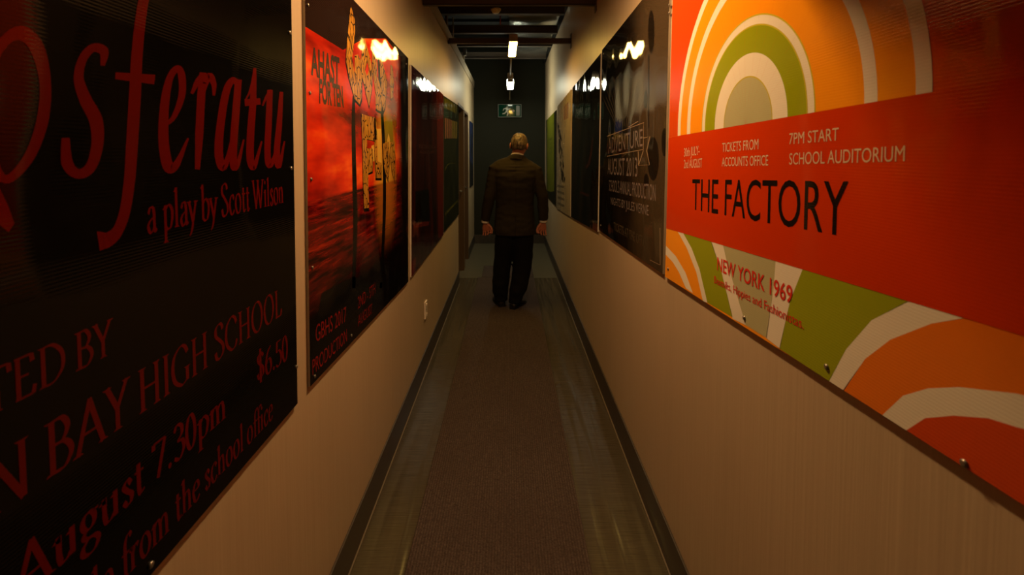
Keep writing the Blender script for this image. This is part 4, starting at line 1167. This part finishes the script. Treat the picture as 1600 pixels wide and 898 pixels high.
o = front_patch([(1.480, 0.045, 0.112, 0.02), (1.43, 0.050, 0.127, 0.014), (1.38, 0.044, 0.132, 0.010), (1.32, 0.034, 0.134, 0.006), (1.2, 0.016, 0.136, 0.002), (1.12, 0.003, 0.136, 0.0)], M_SHIRT, 0.010).obj('shirt_front', man, org=MAN)
o = front_patch([(1.480, 0.016, 0.116, 0.006), (1.455, 0.020, 0.124, 0.006), (1.43, 0.012, 0.130, 0.002), (1.38, 0.018, 0.136, 0.002), (1.32, 0.022, 0.138, 0.002), (1.2, 0.016, 0.138, 0.001), (1.13, 0.004, 0.138, 0.0)], mat('dark_tie', (0.02, 0.02, 0.035), 0.6), 0.014).obj('tie', man, org=MAN)
for s in (-1, 1):
    E0, W0 = ARM[s][1], ARM[s][2]; d = (W0 - E0).normalized(); b = MB()
    b.tube([MAN + W0 + d * t for t in (-0.03, 0.0, 0.012, 0.013)], [0.039, 0.0385, 0.0385, 0.034], M_SHIRT, 20); b.obj('shirt_cuff', man, org=MAN)
b = MB()                                         # trousers
b.loft([sring(0.05, 0, 0.99, 0.175, 0.115), sring(0.05, 0, 0.90, 0.185, 0.125), sring(0.05, 0, 0.80, 0.182, 0.125), sring(0.05, 0, 0.74, 0.165, 0.115)], M_TROU)
TR = {-1: [(-0.03, 0.0, 0.84, 0.108), (-0.045, 0.01, 0.66, 0.103), (-0.062, 0.03, 0.50, 0.092), (-0.080, 0.022, 0.34, 0.087), (-0.094, 0.015, 0.21, 0.085), (-0.088, 0.02, 0.12, 0.071), (-0.084, 0.02, 0.06, 0.066)],
      1: [(0.125, 0.0, 0.84, 0.112), (0.132, 0.01, 0.66, 0.110), (0.136, 0.015, 0.50, 0.099), (0.118, -0.01, 0.34, 0.092), (0.094, -0.035, 0.21, 0.086), (0.062, -0.05, 0.12, 0.071), (0.054, -0.05, 0.055, 0.066)]}
for s in (-1, 1): b.tube([MAN + Vector(p[:3]) for p in TR[s]], [p[3] for p in TR[s]], M_TROU, 22)
def tfolds(co):
    p = co - MAN; low_ = max(0.0, min(1.0, (0.45 - p.z) / 0.3))
    n = noise.noise(Vector((p.x * 10, p.y * 10, p.z * 16))) * (0.005 + 0.007 * low_)
    cx = -0.07 if p.x < 0.03 else 0.11
    d = Vector((p.x - cx, p.y, 0)); d = d.normalized() if d.length > 1e-4 else Vector((0, 0, 0))
    return co + d * n
remesh(b, 'trousers', 0.007, man, 4, tfolds)
for s, (ax, ay), yaw in ((-1, (-0.088, 0.03), 15), (1, (0.058, -0.045), -26)):     # shoes
    R = Matrix.Rotation(radians(yaw), 3, 'Z'); b = MB()
    def sp(x, y, z): return MAN + Vector((ax, ay, 0)) + R @ Vector((x, y, z))
    prof = [(-0.072, 0.020, 0.050), (-0.06, 0.034, 0.075), (-0.02, 0.038, 0.098), (0.03, 0.040, 0.095), (0.08, 0.046, 0.068), (0.13, 0.049, 0.052), (0.175, 0.041, 0.042), (0.205, 0.022, 0.030)]
    b.loft([[sp(w * cos(2 * pi * j / 20), y, 0.012 + max(0.0, (h - 0.012) * (0.5 + 0.5 * sin(2 * pi * j / 20)))) for j in range(20)] for y, w, h in prof], M_SHOE)
    sh = b.obj('shoe', man, org=MAN)
    b = MB(); prof2 = [(-0.076, 0.024), (-0.06, 0.038), (-0.02, 0.040), (0.03, 0.040), (0.08, 0.050), (0.13, 0.053), (0.18, 0.044), (0.212, 0.024)]
    lo = [sp(w, y, 0.0095) for y, w in prof2] + [sp(-w, y, 0.0095) for y, w in prof2[::-1]]
    hi = [p + Vector((0, 0, 0.016)) for p in lo]; b.loft([lo, hi], M_SHOE, True, False)
    o = b.obj('sole', sh, org=MAN)
# hair: a short cap over the back and crown, uneven at the nape
b = MB(); nu, nv = 96, 44; V = []; F = []
for i in range(nv + 1):
    p = radians(-48) + radians(137) * i / nv
    for j in range(nu):
        a = 2 * pi * j / nu; pt = head_pt(a, p)
        s_ = noise.noise(Vector((sin(a) * 6, cos(a) * 6, p * 3.0))) + 0.5 * noise.noise(Vector((sin(a) * 17, cos(a) * 17, p * 6.0)))
        V.append(head_pt(a, p, 0.0075 + 0.0045 * s_))
for i in range(nv):
    for j in range(nu):
        a = 2 * pi * (j + .5) / nu; p = radians(-48) + radians(137) * (i + .5) / nv
        aa = abs((a + pi) % (2 * pi) - pi)                   # 0 face .. pi back
        edge = {0: 48}; lim = 50 - 62 * max(0, min(1, (aa - 0.75) / 0.5)) - 18 * max(0, min(1, (aa - 1.75) / 0.7)) if True else 0
        if 1.3 < aa < 1.85: lim = max(lim, 4)
        lim += 4 * noise.noise(Vector((a * 5, 0, 3)))
        if p > radians(lim): F.append((i * nu + j, i * nu + (j + 1) % nu, (i + 1) * nu + (j + 1) % nu, (i + 1) * nu + j))
b.add(V, F, M_HAIR, True)
V2 = V[-nu:]; b.add(V2, [tuple(range(nu))], M_HAIR, True)
h = b.obj('hair', man, org=MAN)
sm = h.modifiers.new('thick', 'SOLIDIFY'); sm.thickness = 0.007; sm.offset = -1
for s in (-1, 1):
    b = MB(); b.ball(MAN + HC + HR @ Vector((s * 0.030, 0.0735, 0.004)), 0.0125, M_EYE)
    b.ball(MAN + HC + HR @ Vector((s * 0.030, 0.0815, 0.004)), 0.0052, M_TROU); b.obj('eye', man, org=MAN)
    b = MB(); b.tube([MAN + HC + HR @ Vector((s * t, y_, z_)) for t, y_, z_ in ((0.014, 0.093, 0.022), (0.032, 0.090, 0.028), (0.048, 0.078, 0.022))], [0.003, 0.004, 0.002], M_HAIR, 8); b.obj('eyebrow', man, org=MAN)
